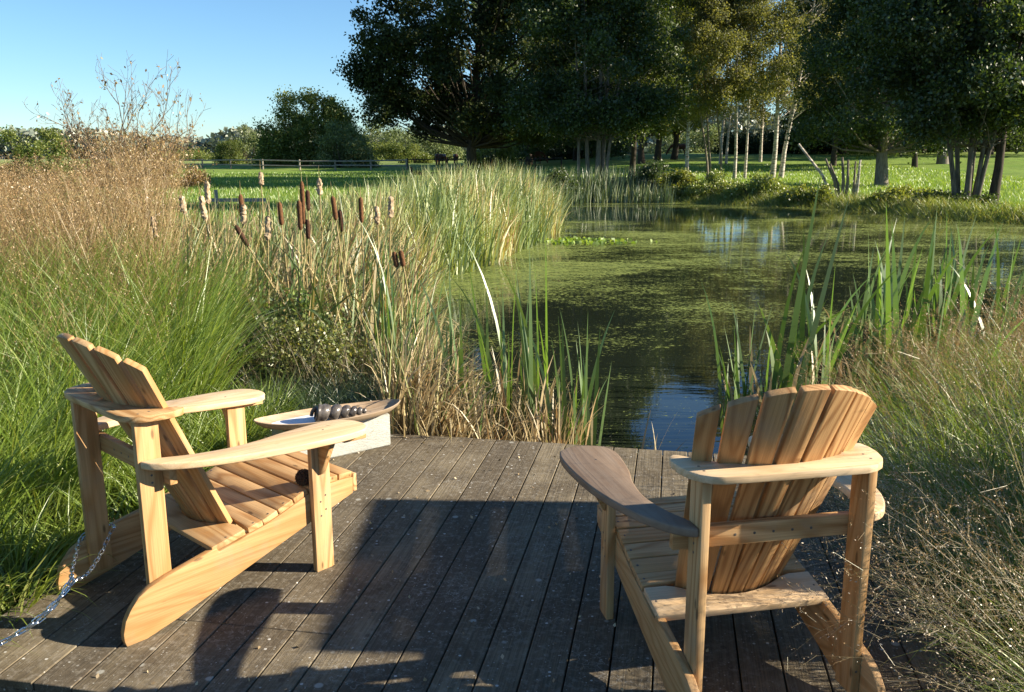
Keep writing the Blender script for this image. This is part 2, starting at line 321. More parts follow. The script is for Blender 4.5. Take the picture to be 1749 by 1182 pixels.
def ribbons(acc, base, h, wd, az, lean, bend, seg=5, rnd=None, power=1.5, faz=None, taper=1.4, wide0=0.6, droop=None, r=rng):
    """blades of grass: n curved tapering ribbons"""
    n = len(base); h = np.broadcast_to(h, n); wd = np.broadcast_to(wd, n); az = np.broadcast_to(az, n)
    lean = np.broadcast_to(lean, n); bend = np.broadcast_to(bend, n)
    if rnd is None: rnd = r.random(n)
    if faz is None: faz = r.random(n) * np.pi
    P = np.zeros((n, seg + 1, 3)); P[:, 0] = base
    for i in range(seg):
        t = (i + 0.5) / seg; th = lean + bend * t ** power
        st = h / seg
        P[:, i + 1, 0] = P[:, i, 0] + st * np.sin(th) * np.cos(az)
        P[:, i + 1, 1] = P[:, i, 1] + st * np.sin(th) * np.sin(az)
        P[:, i + 1, 2] = P[:, i, 2] + st * np.cos(th)
    t = np.linspace(0, 1, seg + 1)
    prof = np.minimum(1, wide0 + (1 - wide0) * t / 0.35) * np.clip(1 - t ** taper, 0.02, 1)
    wv = np.stack([np.cos(faz), np.sin(faz), np.zeros(n)], 1)
    W_ = wv[:, None, :] * (wd[:, None] * prof[None])[..., None] * 0.5
    V = np.stack([P - W_, P + W_], 2)                       # n, seg+1, 2, 3
    idx = np.arange(n * (seg + 1) * 2).reshape(n, seg + 1, 2)
    F = np.stack([idx[:, :-1, 0], idx[:, :-1, 1], idx[:, 1:, 1], idx[:, 1:, 0]], -1).reshape(-1, 4)
    Cc = np.zeros((n, seg + 1, 2, 4)); Cc[..., 0] = rnd[:, None, None]; Cc[..., 1] = t[None, :, None]; Cc[..., 2] = r.random(n)[:, None, None]; Cc[..., 3] = 1
    acc.add(V, F, Cc); return P

def leaves(acc, pos, size, rnd=None, up=0.3, aspect=0.55, r=rng, axis=None):
    """rhombic leaves at pos, random orientation"""
    n = len(pos); a = r.normal(size=(n, 3)) if axis is None else axis + r.normal(size=(n, 3)) * 0.5
    a /= np.linalg.norm(a, axis=1)[:, None] + 1e-9
    b = r.normal(size=(n, 3)); b[:, 2] *= (1 - up); b -= (b * a).sum(1)[:, None] * a; b /= np.linalg.norm(b, axis=1)[:, None] + 1e-9
    size = np.broadcast_to(size, n)[:, None] * (0.6 + 0.8 * r.random((n, 1)))
    V = np.stack([pos - a * size * 0.5, pos + b * size * 0.5 * aspect, pos + a * size * 0.5, pos - b * size * 0.5 * aspect], 1)
    F = np.arange(n * 4).reshape(n, 4)
    if rnd is None: rnd = r.random(n)
    Cc = np.ones((n, 4, 4)); Cc[..., 0] = rnd[:, None]; Cc[..., 1] = 0.5; Cc[..., 2] = r.random(n)[:, None]
    acc.add(V, F, Cc)

class MB:
    """tubes, lathes and boxes collected into one mesh"""
    def __init__(s): s.v = []; s.f = []
    def tube(s, pts, rad, n=6, cap=True):
        pts = [Vector(p) for p in pts]; rad = rad if hasattr(rad, '__len__') else [rad] * len(pts)
        b0 = len(s.v); ref = None
        for i, p in enumerate(pts):
            d = (pts[min(i + 1, len(pts) - 1)] - pts[max(i - 1, 0)]).normalized()
            if ref is None: ref = d.orthogonal().normalized()
            u = (ref - d * ref.dot(d)).normalized(); ref = u; q = d.cross(u)
            for k in range(n):
                a = 2 * math.pi * k / n; s.v.append(p + (u * math.cos(a) + q * math.sin(a)) * rad[i])
        for i in range(len(pts) - 1):
            for k in range(n):
                k2 = (k + 1) % n; s.f.append((b0 + i * n + k, b0 + i * n + k2, b0 + (i + 1) * n + k2, b0 + (i + 1) * n + k))
        if cap:
            s.f.append(tuple(b0 + k for k in reversed(range(n)))); s.f.append(tuple(b0 + (len(pts) - 1) * n + k for k in range(n)))
    def box(s, c, d, M_=None):
        b0 = len(s.v)
        for i in (-1, 1):
            for j in (-1, 1):
                for k in (-1, 1):
                    p = Vector((c[0] + i * d[0] / 2, c[1] + j * d[1] / 2, c[2] + k * d[2] / 2)); s.v.append(M_ @ p if M_ else p)
        for q in ((0, 1, 3, 2), (4, 6, 7, 5), (0, 4, 5, 1), (2, 3, 7, 6), (0, 2, 6, 4), (1, 5, 7, 3)): s.f.append(tuple(b0 + x for x in q))
    def build(s, name, mat, parent=None, smooth=True, ang=0.7):
        me = bpy.data.meshes.new(name); me.from_pydata([tuple(x) for x in s.v], [], s.f); me.materials.append(mat)
        if smooth: me.shade_smooth(); me.set_sharp_from_angle(angle=ang)
        me.update(); return link(name, me, parent)

class Wood:
    """boards: extruded outlines with eased edges, each vertex knows its place in its own board (attribute gr)"""
    def __init__(s): s.V = []; s.F = []; s.G = []; s.n = 0
    def prism(s, outline, thick, mat4=None, bev=0.003, seg=2, grain='x', edge_noise=0):
        bm = bmesh.new(); vs_ = [bm.verts.new((x, y, 0)) for x, y in outline]
        f = bm.faces.new(vs_)
        if f.normal.z < 0: pass
        r_ = bmesh.ops.extrude_face_region(bm, geom=[f]); top = [g for g in r_['geom'] if isinstance(g, bmesh.types.BMVert)]
        bmesh.ops.translate(bm, vec=(0, 0, thick), verts=top); bmesh.ops.recalc_face_normals(bm, faces=bm.faces)
        if bev:
            ed = []
            for e in bm.edges:
                if len(e.link_faces) == 2 and e.calc_face_angle(0) > 0.6: ed.append(e)
            bmesh.ops.bevel(bm, geom=ed, offset=bev, segments=seg, affect='EDGES', profile=0.5, clamp_overlap=True)
        rr = random.random(); off = (random.random() * 40, random.random() * 9, random.random() * 9)
        bm.verts.index_update()
        for v in bm.verts:
            c = v.co; u, vv = (c.x, c.y) if grain == 'x' else (c.y, c.x)
            s.G.append((u + off[0], vv + off[1], c.z + off[2], rr))
            s.V.append((mat4 @ c) if mat4 else c.copy())
        for fc in bm.faces: s.F.append(tuple(s.n + v.index for v in fc.verts))
        s.n += len(bm.verts); bm.free()
    def build(s, name, mat, parent=None):
        me = bpy.data.meshes.new(name); me.from_pydata([tuple(v) for v in s.V], [], s.F)
        a = me.attributes.new('gr', 'FLOAT_COLOR', 'POINT'); a.data.foreach_set('color', np.array(s.G, np.float32).ravel())
        me.materials.append(mat); me.shade_smooth(); me.set_sharp_from_angle(angle=0.6); me.update()
        return link(name, me, parent)
def basis(o, u, v, w_):
    m = Matrix.Identity(4)
    for i, a in enumerate((u, v, w_)):
        for k in range(3): m[k][i] = a[k]
    for k in range(3): m[k][3] = o[k]
    return m
def rect(x0, x1, y0, y1): return [(x0, y0), (x1, y0), (x1, y1), (x0, y1)]
def catmull(P, n=5, closed=True):
    out = []; L = len(P)
    for i in range(L if closed else L - 1):
        p0, p1, p2, p3 = [np.array(P[(i + k) % L] if closed else P[min(max(i + k, 0), L - 1)], float) for k in (-1, 0, 1, 2)]
        for j in range(n):
            t = j / n
            out.append(tuple(0.5 * (2 * p1 + (p2 - p0) * t + (2 * p0 - 5 * p1 + 4 * p2 - p3) * t * t + (3 * p1 - p0 - 3 * p2 + p3) * t ** 3)))
    if not closed: out.append(tuple(P[-1]))
    return out

# ---------------------------------------------------------------- ground, pond
POND = [(-.1, 4.6), (-.5, 5.6), (-.85, 7), (-1.15, 9.3), (-1.5, 11.8), (-1.4, 13), (-.73, 14.75), (-.2, 17.1), (.71, 20.7), (.95, 24), (1.0, 30), (.6, 34.3), (3, 36),
        (6.15, 36.3), (7.5, 35), (9.3, 33), (11, 31.7), (12.0, 29.3), (12.0, 26.4), (12.7, 24.9), (14, 23.5), (16, 20), (14.5, 15), (10.5, 11.2), (7.0, 8.8), (4.6, 7.2), (3, 5.9), (2.0, 4.9), (1.5, 4.2), (1.2, 3.7), (.2, 3.7)]
PA = np.array(POND)
def pond_sd(x, y):
    """signed distance to the pond outline, negative inside"""
    x = np.asarray(x, float); y = np.asarray(y, float); d = np.full(x.shape, 1e9); inside = np.zeros(x.shape, bool)
    for i in range(len(PA)):
        a = PA[i]; b = PA[(i + 1) % len(PA)]; e = b - a
        t = np.clip(((x - a[0]) * e[0] + (y - a[1]) * e[1]) / (e @ e), 0, 1)
        d = np.minimum(d, np.hypot(x - a[0] - t * e[0], y - a[1] - t * e[1]))
        c = ((a[1] > y) != (b[1] > y)) & (x < (b[0] - a[0]) * (y - a[1]) / (b[1] - a[1] + 1e-12) + a[0])
        inside ^= c
    return np.where(inside, -d, d)
def ground_z(x, y):
    sd = pond_sd(x, y); rr = np.hypot(x, y)
    land = -0.13 + 0.02 * np.sin(x * 1.3) * np.sin(y * 1.1)
    far = np.clip((y - 34) / 6, 0, 1); land = land * (1 - far) + far * (0.0 + 0.06 * np.sin(x * 0.23 + 1) * np.sin(y * 0.19))
    sx = np.clip(x / np.maximum(rr, 1) / .25 + .35, 0, 1); t = np.clip((rr - 58) / (75 + 60 * (1 - sx)), 0, 1); land = land + (1.25 + .75 * sx) * t * t * (3 - 2 * t)
    k = np.clip((sd + 0.5) / (0.9 + 0.03 * rr), 0, 1); k = k * k * (3 - 2 * k)
    return land * k + (-0.75) * (1 - k)
def gz(x, y): return float(ground_z(np.array([x]), np.array([y]))[0])
ang = np.concatenate([np.linspace(R(40), R(140), 380, endpoint=False), np.linspace(R(140), R(400), 110, endpoint=False)])
rad = np.concatenate([[0.0], np.geomspace(0.7, 5000, 420)])
AA, RR = np.meshgrid(ang, rad); GX = RR * np.cos(AA); GY = RR * np.sin(AA)
GZ = ground_z(GX, GY); na = len(ang)
idx = np.arange(GX.size).reshape(GX.shape)
F = np.stack([idx[:-1], idx[1:], np.roll(idx, -1, 1)[1:], np.roll(idx, -1, 1)[:-1]], -1).reshape(-1, 4)
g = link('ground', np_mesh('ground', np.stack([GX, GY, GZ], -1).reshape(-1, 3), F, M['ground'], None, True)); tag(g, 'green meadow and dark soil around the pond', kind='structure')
bm = bmesh.new(); fz = bm.faces.new([bm.verts.new((x, y, -0.3)) for x, y in ((-4, 3.2), (22, 3.2), (22, 40), (-4, 40))])
me = bpy.data.meshes.new('pond_water'); bm.to_mesh(me); bm.free(); me.materials.append(M['water'])
tag(link('pond_water', me), 'dark pond water with floating algae', kind='structure')

# ---------------------------------------------------------------- deck
DD = Vector((0.18059, 0.98356, 0)); DN = Vector((-0.98356, 0.18059, 0))
dk = Wood(); PITCH = 0.1276; NB = [1.799 - i * PITCH for i in range(-3, 26)]
for i in range(len(NB) - 1):
    n1, n0 = NB[i] - 0.0027, NB[i + 1] + 0.0027
    spans = [(2.003 + random.uniform(-.004, .004), 4.455)]
    if 1.0 < n0 < 1.62: spans = [(spans[0][0], 2.4065), (2.4095, 4.455)]
    elif i % 3 == 0: spans = [(spans[0][0], 3.498), (3.501, 4.455)] if n0 < 0.2 else spans
    for a, b in spans:
        b = min(b, 4.455 - max(0, 0.9 - n0) * 0.028)
        zt = random.uniform(-0.0015, 0.0015)
        dk.prism(rect(a, b, n0, n1), 0.028, basis((0, 0, -0.028 + zt), DD, DN, (0, 0, 1)), 0.002, 1)
# fascia under the edges and joists
dk.prism(rect(-1.42, 2.2, -0.14, -0.032), 0.03, basis(DD * 4.44, DN, Vector((0, 0, 1)), DD * -1), 0.002, 1)
dk.prism(rect(-1.42, 2.2, -0.14, -0.032), 0.03, basis(DD * 2.04, DN, Vector((0, 0, 1)), DD * -1), 0.002, 1)
for dd in (2.6, 3.1, 3.6, 4.1): dk.prism(rect(-1.42, 2.15, -0.14, -0.033), 0.045, basis(DD * dd, DN, Vector((0, 0, 1)), DD * -1), 0, 1)
tag(dk.build('deck', M['deck']), 'weathered grey timber deck beside the pond', kind='structure')

A = Acc(); n = 260; a_ = rng.uniform(2.05, 4.42, n); b_ = rng.uniform(-1.0, 1.9, n) ** 1.0
P_ = np.stack([DD.x * a_ + DN.x * b_, DD.y * a_ + DN.y * b_, np.full(n, .004)], 1)
leaves(A, P_, .016, up=0); tag(link('deck_litter', A.mesh('deck_litter', foliage('dry_litter', [(0, (0.16, 0.10, 0.05)), (1, (0.42, 0.33, 0.2))], 0.1))), 'dry leaf bits and grit scattered on the deck', 'litter', kind='stuff')
M['screw'] = simple('screw_steel', (0.10, 0.085, 0.07), .5, .4)
# ---------------------------------------------------------------- chairs
SCREW = {}
def zt_arm(x): return 0.55 + (0.578 - 0.55) * (0.1 - x) / 0.65
ARM = catmull([(.195, .35), (.19, .30), (.165, .262), (.12, .243), (.05, .242), (-.10, .262), (-.2, .285), (-.33, .296), (-.44, .278), (-.535, .2435)], 5, False)
ARM += [(-.594, .2435)] + catmull([(-.594, .25), (-.578, .282), (-.53, .322), (-.45, .362), (-.33, .398), (-.2, .422), (-.05, .434), (.07, .434), (.145, .420), (.182, .388)], 5, False)
RAIL = [(-.70, 0), (-.634, 0), (-.531, .026), (-.366, .078), (-.003, .19), (.109, .222), (.197, .249), (.199, .312), (.145, .316), (.07, .316), (.004, .304), (-.06, .282), (-.12, .262), (-.19, .241),
        (-.254, .229), (-.28, .222), (-.366, .204), (-.376, .222), (-.55, .186), (-.613, .168), (-.649, .148), (-.676, .118), (-.696, .085), (-.7065, .045), (-.706, .02)]
def make_chair(x, y, yaw, label, mats, arm_mats):
    t = empty('adirondack_chair', (x, y, 0), R(yaw), label, 'garden chair', 'wooden garden chairs on the deck')
    for s in (1, -1):
        # front leg: board face outwards
        b = Wood(); b.prism(rect(0, .53, 0, .077), .0255, basis((0, s * .294 - (.0255 if s > 0 else 0), 0), (0, 0, 1), (1, 0, 0), (0, 1, 0)), .003); b.build('front_leg', M[mats[0]], t)
        b = Wood(); b.prism(rect(.05, .706, 0, .077), .0255, basis((-.6, s * .243 - (.0255 if s > 0 else 0), 0), (0, 0, 1), (1, 0, 0), (0, 1, 0)), .003); b.build('rear_post', M[mats[0]], t)
        b = Wood(); b.prism([(px_, pz_) for px_, pz_ in RAIL], .0245, basis((0, s * .2685 - (0 if s > 0 else -.0245), 0), (1, 0, 0), (0, 0, 1), (0, -1, 0)), .003); b.build('side_rail', M[mats[1]], t)
        sl = (0.578 - 0.55) / 0.65; L_ = math.hypot(1, sl)
        u = Vector((1 / L_, 0, -sl / L_)); w_ = Vector((sl / L_, 0, 1 / L_))
        ol = [(px_, s * py_) for px_, py_ in ARM]
        b = Wood(); b.prism(ol, .025, basis(Vector((0, 0, zt_arm(0))) - w_ * .025, u, (0, 1, 0), w_), .007, 3); b.build('armrest', M[arm_mats[0 if s > 0 else 1]], t)
        b = Wood(); b.prism([(.29405, .526), (.372, .526), (.372, .505), (.300, .375), (.29405, .375)], .024, basis((.028, 0, 0), (0, s, 0), (0, 0, 1), (s and 1, 0, 0)), .002, 1)
        b.prism(rect(-.01, .17, .300, .365), .018, basis((0, 0, .5065), (1, 0, -.043), (0, s, 0), (0.043, 0, 1)), .002, 1) if False else None
        b.build('arm_bracket', M[mats[0]], t)
        b = Wood(); b.prism(rect(.079, .18, .298 if s > 0 else -.385, .385 if s > 0 else -.298), .018, basis((0, 0, .5055), (1, 0, -.043), (0, 1, 0), (.043, 0, 1)), .002, 1); b.build('arm_block', M[mats[0]], t)
    # crossbar under the arms, in front of the rear posts
    b = Wood(); b.prism(rect(-.285, .285, .490, .5495), .0255, basis((-.5225, 0, 0), (0, 1, 0), (0, 0, 1), (1, 0, 0)), .003); b.build('crossbar', M[mats[0]], t)
    # curved board that holds the back
    half = [(-.632, 0), (-.632, .13), (-.630, .195), (-.622, .225), (-.603, .252), (-.575, .270), (-.53, .283), (-.49, .285), (-.460, .279), (-.444, .262)]
    inner = [(-.452, .247), (-.478, .222), (-.510, .185), (-.532, .15), (-.553, .10), (-.566, .05), (-.5705, 0)]
    ol = half + inner + [(a, -c) for a, c in reversed(inner[:-1])] + [(a, -c) for a, c in reversed(half[1:])]
    b = Wood(); b.prism(ol, .022, basis((0, 0, .7062), (1, 0, 0), (0, 1, 0), (0, 0, 1)), .004, 2, grain='y'); b.build('back_rail', M[mats[2]], t)
    # fan of seven back slats
    b = Wood()
    for i in range(-3, 4):
        yb = .0485 * i; yt = (0, .085, .166, .237)[abs(i)] * (1 if i > 0 else -1)
        B = Vector((-.322 + 2.2 * yb * yb, yb, .205)); B.x += .03 * .505
        T0 = Vector((-.688 + 1.30 * yt * yt, yt, .95))
        U = (T0 - B); Lc = U.length; U.normalize()
        ym = yt * .86; Wv = Vector((2 * 1.15 * ym, 1, 0)); Wv = (Wv - U * Wv.dot(U)).normalized(); N = U.cross(Wv).normalized()
        if N.x < 0: N = -N
        wb, wt = .0212, (.0365, .0355, .034, .027)[abs(i)]
        def zt(yv): return .955 - 1.35 * yv * yv
        tops = []
        for k in range(7):
            f_ = -1 + 2 * k / 6; yv = yt + f_ * wt; tops.append((Lc * (zt(yv) - B.z) / (T0.z - B.z), f_ * wt))
        ol = [(0, -wb)] + tops + [(0, wb)]
        b.prism(ol, .022, basis(B, U, Wv, N), .0025, 2)
    b.build('backrest', M[mats[3]], t)
    # seat
    b = Wood()
    def slat(p0, p1, th=.021, y=.2655, rear_arc=0, front_arc=0):
        p0 = Vector((p0[0], 0, p0[1])); p1 = Vector((p1[0], 0, p1[1])); d = p1 - p0; Lx = d.length; d.normalize(); w_ = Vector((-d.z, 0, d.x))
        n = 12; ol = [(0 + rear_arc * (1 - (2 * k / n - 1) ** 2) if abs(2 * k / n - 1) < .8 or not rear_arc else rear_arc * .36 * (1 - abs(2 * k / n - 1)) / .2, -y + 2 * y * k / n) for k in range(n + 1)]
        fr = [(Lx - front_arc * max(0, 1 - ((2 * k / n - 1) / .75) ** 2), -y + 2 * y * k / n) for k in range(n + 1)]
        b.prism(ol + fr[::-1], th, basis(p0, d, (0, 1, 0), w_), .003, 2, grain='y')
    pts = [(-.2505, .2315), (-.19, .242), (-.125, .262), (-.06, .283), (.004, .305), (.070, .3175), (.135, .3175)]
    slat(pts[0], (-.1925, .2415), rear_arc=.014)
    for k in range(1, 6):
        a = Vector((*pts[k], 0)); c = Vector((*pts[k + 1], 0)); dd = (c - a).normalized(); c2 = c - dd * .005
        slat((a.x, a.y), (c2.x, c2.y))
    slat((.137, .3175), (.196, .3145)); slat((.2005, .322), (.2005, .252), .018)
    b.build('seat', M[mats[4]], t)
    b = Wood()
    p0 = Vector((-.388, 0, .2065)); d = Vector((.125, 0, .0245)).normalized(); w_ = Vector((-d.z, 0, d.x)); n = 16
    fr = [(.128 - .066 * max(0, 1 - ((2 * k / n - 1) / .68) ** 2), -.2655 + .531 * k / n) for k in range(n + 1)]
    b.prism([(0, -.2655)] + [(a, c) for a, c in fr] + [(0, .2655)], .0215, basis(p0, d, (0, 1, 0), w_), .003, 2, grain='y')
    b.build('rear_seat_board', M[mats[2]], t)
    def screw(x, y, z, nx, ny, nz):
        if 'o' not in SCREW:
            m0 = MB(); m0.tube([(0, 0, -.002), (0, 0, .0006), (0, 0, .0008)], [.0038, .0038, .003], 10); m0.tube([(0, 0, .0008), (0, 0, .0002)], [.0016, .001], 6); o = m0.build('screw', M['screw']); SCREW['o'] = o
        else: o = SCREW['o'].copy(); C.objects.link(o)
        o.parent = t; o.matrix_local = Matrix.Translation((x, y, z)) @ Vector((nx, ny, nz)).to_track_quat('Z', 'Y').to_matrix().to_4x4()
    for k in range(6):
        a = Vector((*pts[k], 0)); c = Vector((*pts[k + 1], 0)); m_ = (a + c) / 2; d = (c - a).normalized()
        for yy in (-.25, .25): screw(m_.x - d.y * .021, yy, m_.y + d.x * .021, -d.y, 0, d.x)
    for yy in (-.25, .25): screw(-.33, yy, .2395, -.19, 0, .98)
    for yy in (-.232, .232): screw(-.58, yy, .728, 0, 0, 1); screw(-.545, yy, .728, 0, 0, 1)
    for s in (1, -1):
        for z_ in (.215, .27): screw(.03, s * .294, z_, 0, s, 0); screw(.052, s * .294, z_ + .02, 0, s, 0)
        for z_ in (.51, .535): screw(-.56, s * .243, z_ - .01, 0, s, 0)
        screw(.03, s * .33, zt_arm(.03), 0, 0, 1); screw(-.6, s * .23, .12, -1, 0, 0)
    for i in (-2, -1, 0, 1, 2): screw(-.5225, .055 * i, .52, -1, 0, 0)
    return t
ch1 = make_chair(-.9402, 3.1835, 47.83, 'honey coloured garden chair on the left with a chain round its rear post', ('cedar', 'cedar', 'cedar', 'cedar', 'cedar'), ('cedar_pale', 'cedar_pale'))
ch2 = make_chair(.5979, 2.6956, 101.14, 'reddish cedar garden chair right of the other, with one dark weathered armrest', ('cedar', 'cedar', 'cedar_pale', 'cedar_rust', 'cedar'), ('weathered', 'cedar_pale'))
for o in list(bpy.data.objects):
    if o.parent == ch2 and o.name.startswith('armrest') and o.data.materials[0] == M['weathered']: o['label'] = 'dark weathered left armrest'

# pine cone on the left chair's seat
def to_world(px_, py_, yaw, x, y, z): a = R(yaw); return Vector((px_ + x * math.cos(a) - y * math.sin(a), py_ + x * math.sin(a) + y * math.cos(a), z))
cz = to_world(-.9402, 3.1835, 47.83, .010, -.225, .352)
mb = MB(); rc = random.Random(3)
for k in range(90):
    f_ = (k + .5) / 90; a = k * 2.39996; lat = (f_ - .5) * 2; rr_ = .026 * math.sqrt(max(0.02, 1 - lat * lat)) ; zz = lat * .024
    d = Vector((math.cos(a), math.sin(a), .5 + lat * .5)).normalized(); p = Vector((math.cos(a) * rr_, math.sin(a) * rr_, zz))
    mb.tube([p * .5, p, p + d * .007], [.003, .0065, .002], 5)
mb.tube([(0, 0, -.02), (0, 0, .022)], [.014, .008], 8)
o = mb.build('pine_cone', M['cone']); o.location = cz; o.rotation_euler = (1.2, .3, 0); tag(o, 'dark brown pine cone on the seat of the left chair', 'pine cone')

# ---------------------------------------------------------------- block, tray, shell, sunlit patch
BD = Vector((.8, .6, 0)); BP = Vector((-.6, .8, 0)); b0 = Vector((-.648, 4.452, 0))
bm = bmesh.new(); bmesh.ops.create_cube(bm, size=1)
for v in bm.verts: v.co = Vector((v.co.x * .56, v.co.y * .24, v.co.z * .172))
bmesh.ops.bevel(bm, geom=list(bm.edges), offset=.004, segments=2, affect='EDGES')
bmesh.ops.subdivide_edges(bm, edges=list(bm.edges), cuts=0)
me = bpy.data.meshes.new('block'); bm.to_mesh(me); bm.free(); me.materials.append(M['block'])
o = link('block', me); o.location = b0 - BD * .28 + BP * .12 + Vector((0, 0, .0875)); o.rotation_euler = (0, 0, math.atan2(BD.y, BD.x))
tag(o, 'pale rough rendered block under the wooden tray at the deck edge', 'block')
tl = Vector((.876, .482, 0)).normalized(); tp = Vector((-tl.y, tl.x, 0)); tc = Vector((-.935, 4.31, .176))
tw = Wood(); rings = []
def boat(a, L2, W2, z, rise):
    c = math.cos(a); s_ = math.sin(a); x = L2 * math.copysign(abs(c) ** .95, c); y = W2 * math.copysign(abs(s_) ** 1.15, s_)
    return (x, y, z + rise * (x / L2) ** 4)
NA = 64
levels = [(0, 0, 0, 0), (.30, .078, 0, .012), (.345, .105, .010, .014), (.375, .128, .030, .016), (.386, .136, .045, .018), (.381, .131, .047, .018), (.368, .120, .030, .016), (.33, .092, .016, .014), (.28, .066, .013, .012), (0, 0, .013, 0)]
V = []; Fq = []
for (L2, W2, z, rise) in levels:
    for k in range(NA):
        a = 2 * math.pi * k / NA
        V.append(boat(a, max(L2, 1e-4), max(W2, 1e-4), z, rise) if L2 else (0, 0, z))
for i in range(len(levels) - 1):
    for k in range(NA): Fq.append((i * NA + k, i * NA + (k + 1) % NA, (i + 1) * NA + (k + 1) % NA, (i + 1) * NA + k))
me = bpy.data.meshes.new('tray'); me.from_pydata(V, [], Fq); at_ = me.attributes.new('gr', 'FLOAT_COLOR', 'POINT')
at_.data.foreach_set('color', np.array([(v[0] + 3, v[1] * .6 + 1, v[2] * .6 + 2, .3) for v in V], np.float32).ravel()); me.materials.append(M['tray']); me.shade_smooth(); me.set_sharp_from_angle(angle=.8)
tray = link('tray', me); tray.location = tc; tray.rotation_euler = (0, 0, math.atan2(tl.y, tl.x)); tag(tray, 'long boat shaped wooden tray on the pale block', 'tray')
# added white patch for the sunlit pale wood inside the tray
bm = bmesh.new()
ol = [(-.325, -.022), (-.29, -.05), (-.23, -.074), (-.09, -.085), (.02, -.085), (.05, .05), (-.1, .08), (-.26, .055), (-.325, .02)]
fz = bm.faces.new([bm.verts.new((x, y, 0)) for x, y in ol]); r_ = bmesh.ops.extrude_face_region(bm, geom=[fz]); bmesh.ops.translate(bm, vec=(0, 0, .0015), verts=[q for q in r_['geom'] if isinstance(q, bmesh.types.BMVert)])
bmesh.ops.recalc_face_normals(bm, faces=bm.faces)
me = bpy.data.meshes.new('sunlit_patch'); bm.to_mesh(me); bm.free(); me.materials.append(M['sunlit_wood']); o = link('sunlit_patch', me); o.location = tc + Vector((0, 0, .0275)); o.rotation_euler = (0, -.015, math.atan2(tl.y, tl.x))
tag(o, 'white patch painted for the sunlit wood inside the tray under the dark spiral shell', 'sunlit_wood')
# spiral shell: whorls shrinking towards the tip, open mouth at the left
def shell():
    V = []; Fq = []; n = 28; prof = []
    xs = 0; r0 = .040; whorls = [(.066, .045), (.056, .041), (.047, .0345), (.038, .0275), (.029, .021), (.022, .014)]
    for k, (ln, rr_) in enumerate(whorls):
        for j in range(9):
            f_ = j / 9; prof.append((xs + ln * f_, rr_ * (.58 + .42 * math.sin(math.pi * (f_ * .92 + .04)) ** .6) if k or f_ > .15 else rr_ * 1.0))
        xs += ln
    prof.append((xs, .004))
    # mouth lip and inside
    pr = [(.055, .004), (.03, .020), (.008, .027), (-.004, .031), (-.008, .036), (-.002, .041)] + prof
    for i, (x, rr_) in enumerate(pr):
        tw_ = x * 9
        for k in range(n):
            a = 2 * math.pi * k / n + (0 if i < 6 else 0); xx = x + (.012 * math.sin(a + .9) * (1 if i > 4 else .6)) * min(1, (.26 - x) / .1)
            V.append((xx, math.cos(a) * rr_ * 1.0, math.sin(a) * rr_ * (1.02 if i > 5 else .95)))
    for i in range(len(pr) - 1):
        for k in range(n): Fq.append((i * n + k, i * n + (k + 1) % n, (i + 1) * n + (k + 1) % n, (i + 1) * n + k))
    me = bpy.data.meshes.new('spiral_shell'); me.from_pydata(V, [], Fq); me.materials.append(M['shell']); me.shade_smooth(); me.set_sharp_from_angle(angle=1.2)
    return link('spiral_shell', me)
mth = MB(); pl = []; rl = []
for k in range(30):
    a = 2 * math.pi * k / 24 - .6; q = 1 - .018 * k; pl.append(Vector((-.006 + .0011 * k + .010 * math.sin(a), math.cos(a) * .035 * q, math.sin(a) * .035 * q))); rl.append(.0098 * (1 - .012 * k))
mth.tube(pl, rl, 8); lip = mth.build('mouth_rim', M['shell'])
o = shell(); lip.parent = o; lip.rotation_euler = (0, 0, .35); o.location = tc + tl * -.085 + tp * -.062 + Vector((0, 0, .0735)); o.rotation_euler = (0, R(5.2), math.atan2(tl.y, tl.x) - .02)
tag(o, 'dark glossy spiral shell carving with six whorls lying in the tray', 'shell')

# ---------------------------------------------------------------- chain
lk = MB(); pts = []; hl, rw, rr_ = .0105, .0062, .0021
for k in range(20):
    a = 2 * math.pi * k / 20; pts.append(Vector((math.cos(a) * rw + (hl if math.cos(a) > 0 else -hl) * 1.0, math.sin(a) * rw, 0)))
b0_ = 0; n = 7
for i, p in enumerate(pts):
    d = (pts[(i + 1) % 20] - pts[i - 1]).normalized(); u = Vector((0, 0, 1)); q = d.cross(u)
    for k in range(n): a = 2 * math.pi * k / n; lk.v.append(p + (u * math.cos(a) + q * math.sin(a)) * rr_)
for i in range(20):
    for k in range(n): lk.f.append((i * n + k, i * n + (k + 1) % n, ((i + 1) % 20) * n + (k + 1) % n, ((i + 1) % 20) * n + k))
chain = empty('chain', (-1.5, 2.9, .15), 0, 'bright galvanised steel chain looped round the rear post of the left chair', 'chain')
def lay(points, first=None):
    P = catmull([tuple(p) for p in points], 40, False); P = [Vector(p) for p in P]; acc_ = 0; step = .0262; out = [P[0]]
    for a, b in zip(P[:-1], P[1:]):
        acc_ += (b - a).length
        if acc_ >= step: out.append(b); acc_ = 0
    for k in range(len(out) - 1):
        mid = (out[k] + out[k + 1]) / 2; d = (out[k + 1] - out[k]).normalized(); side = d.cross(Vector((0, 0, 1)))
        side = side.normalized() if side.length > .05 else Vector((1, 0, 0)); up = side.cross(d)
        if k % 2: side, up = up, -side
        o_ = lay.proto.copy() if lay.proto else lk.build('link', M['steel'])
        if lay.proto: C.objects.link(o_)
        else: lay.proto = o_
        o_.parent = chain; o_.matrix_local = Matrix.Translation(-chain.location) @ basis(mid, d, side, up)
lay.proto = None
JN = Vector((-1.375, 2.53, .205))
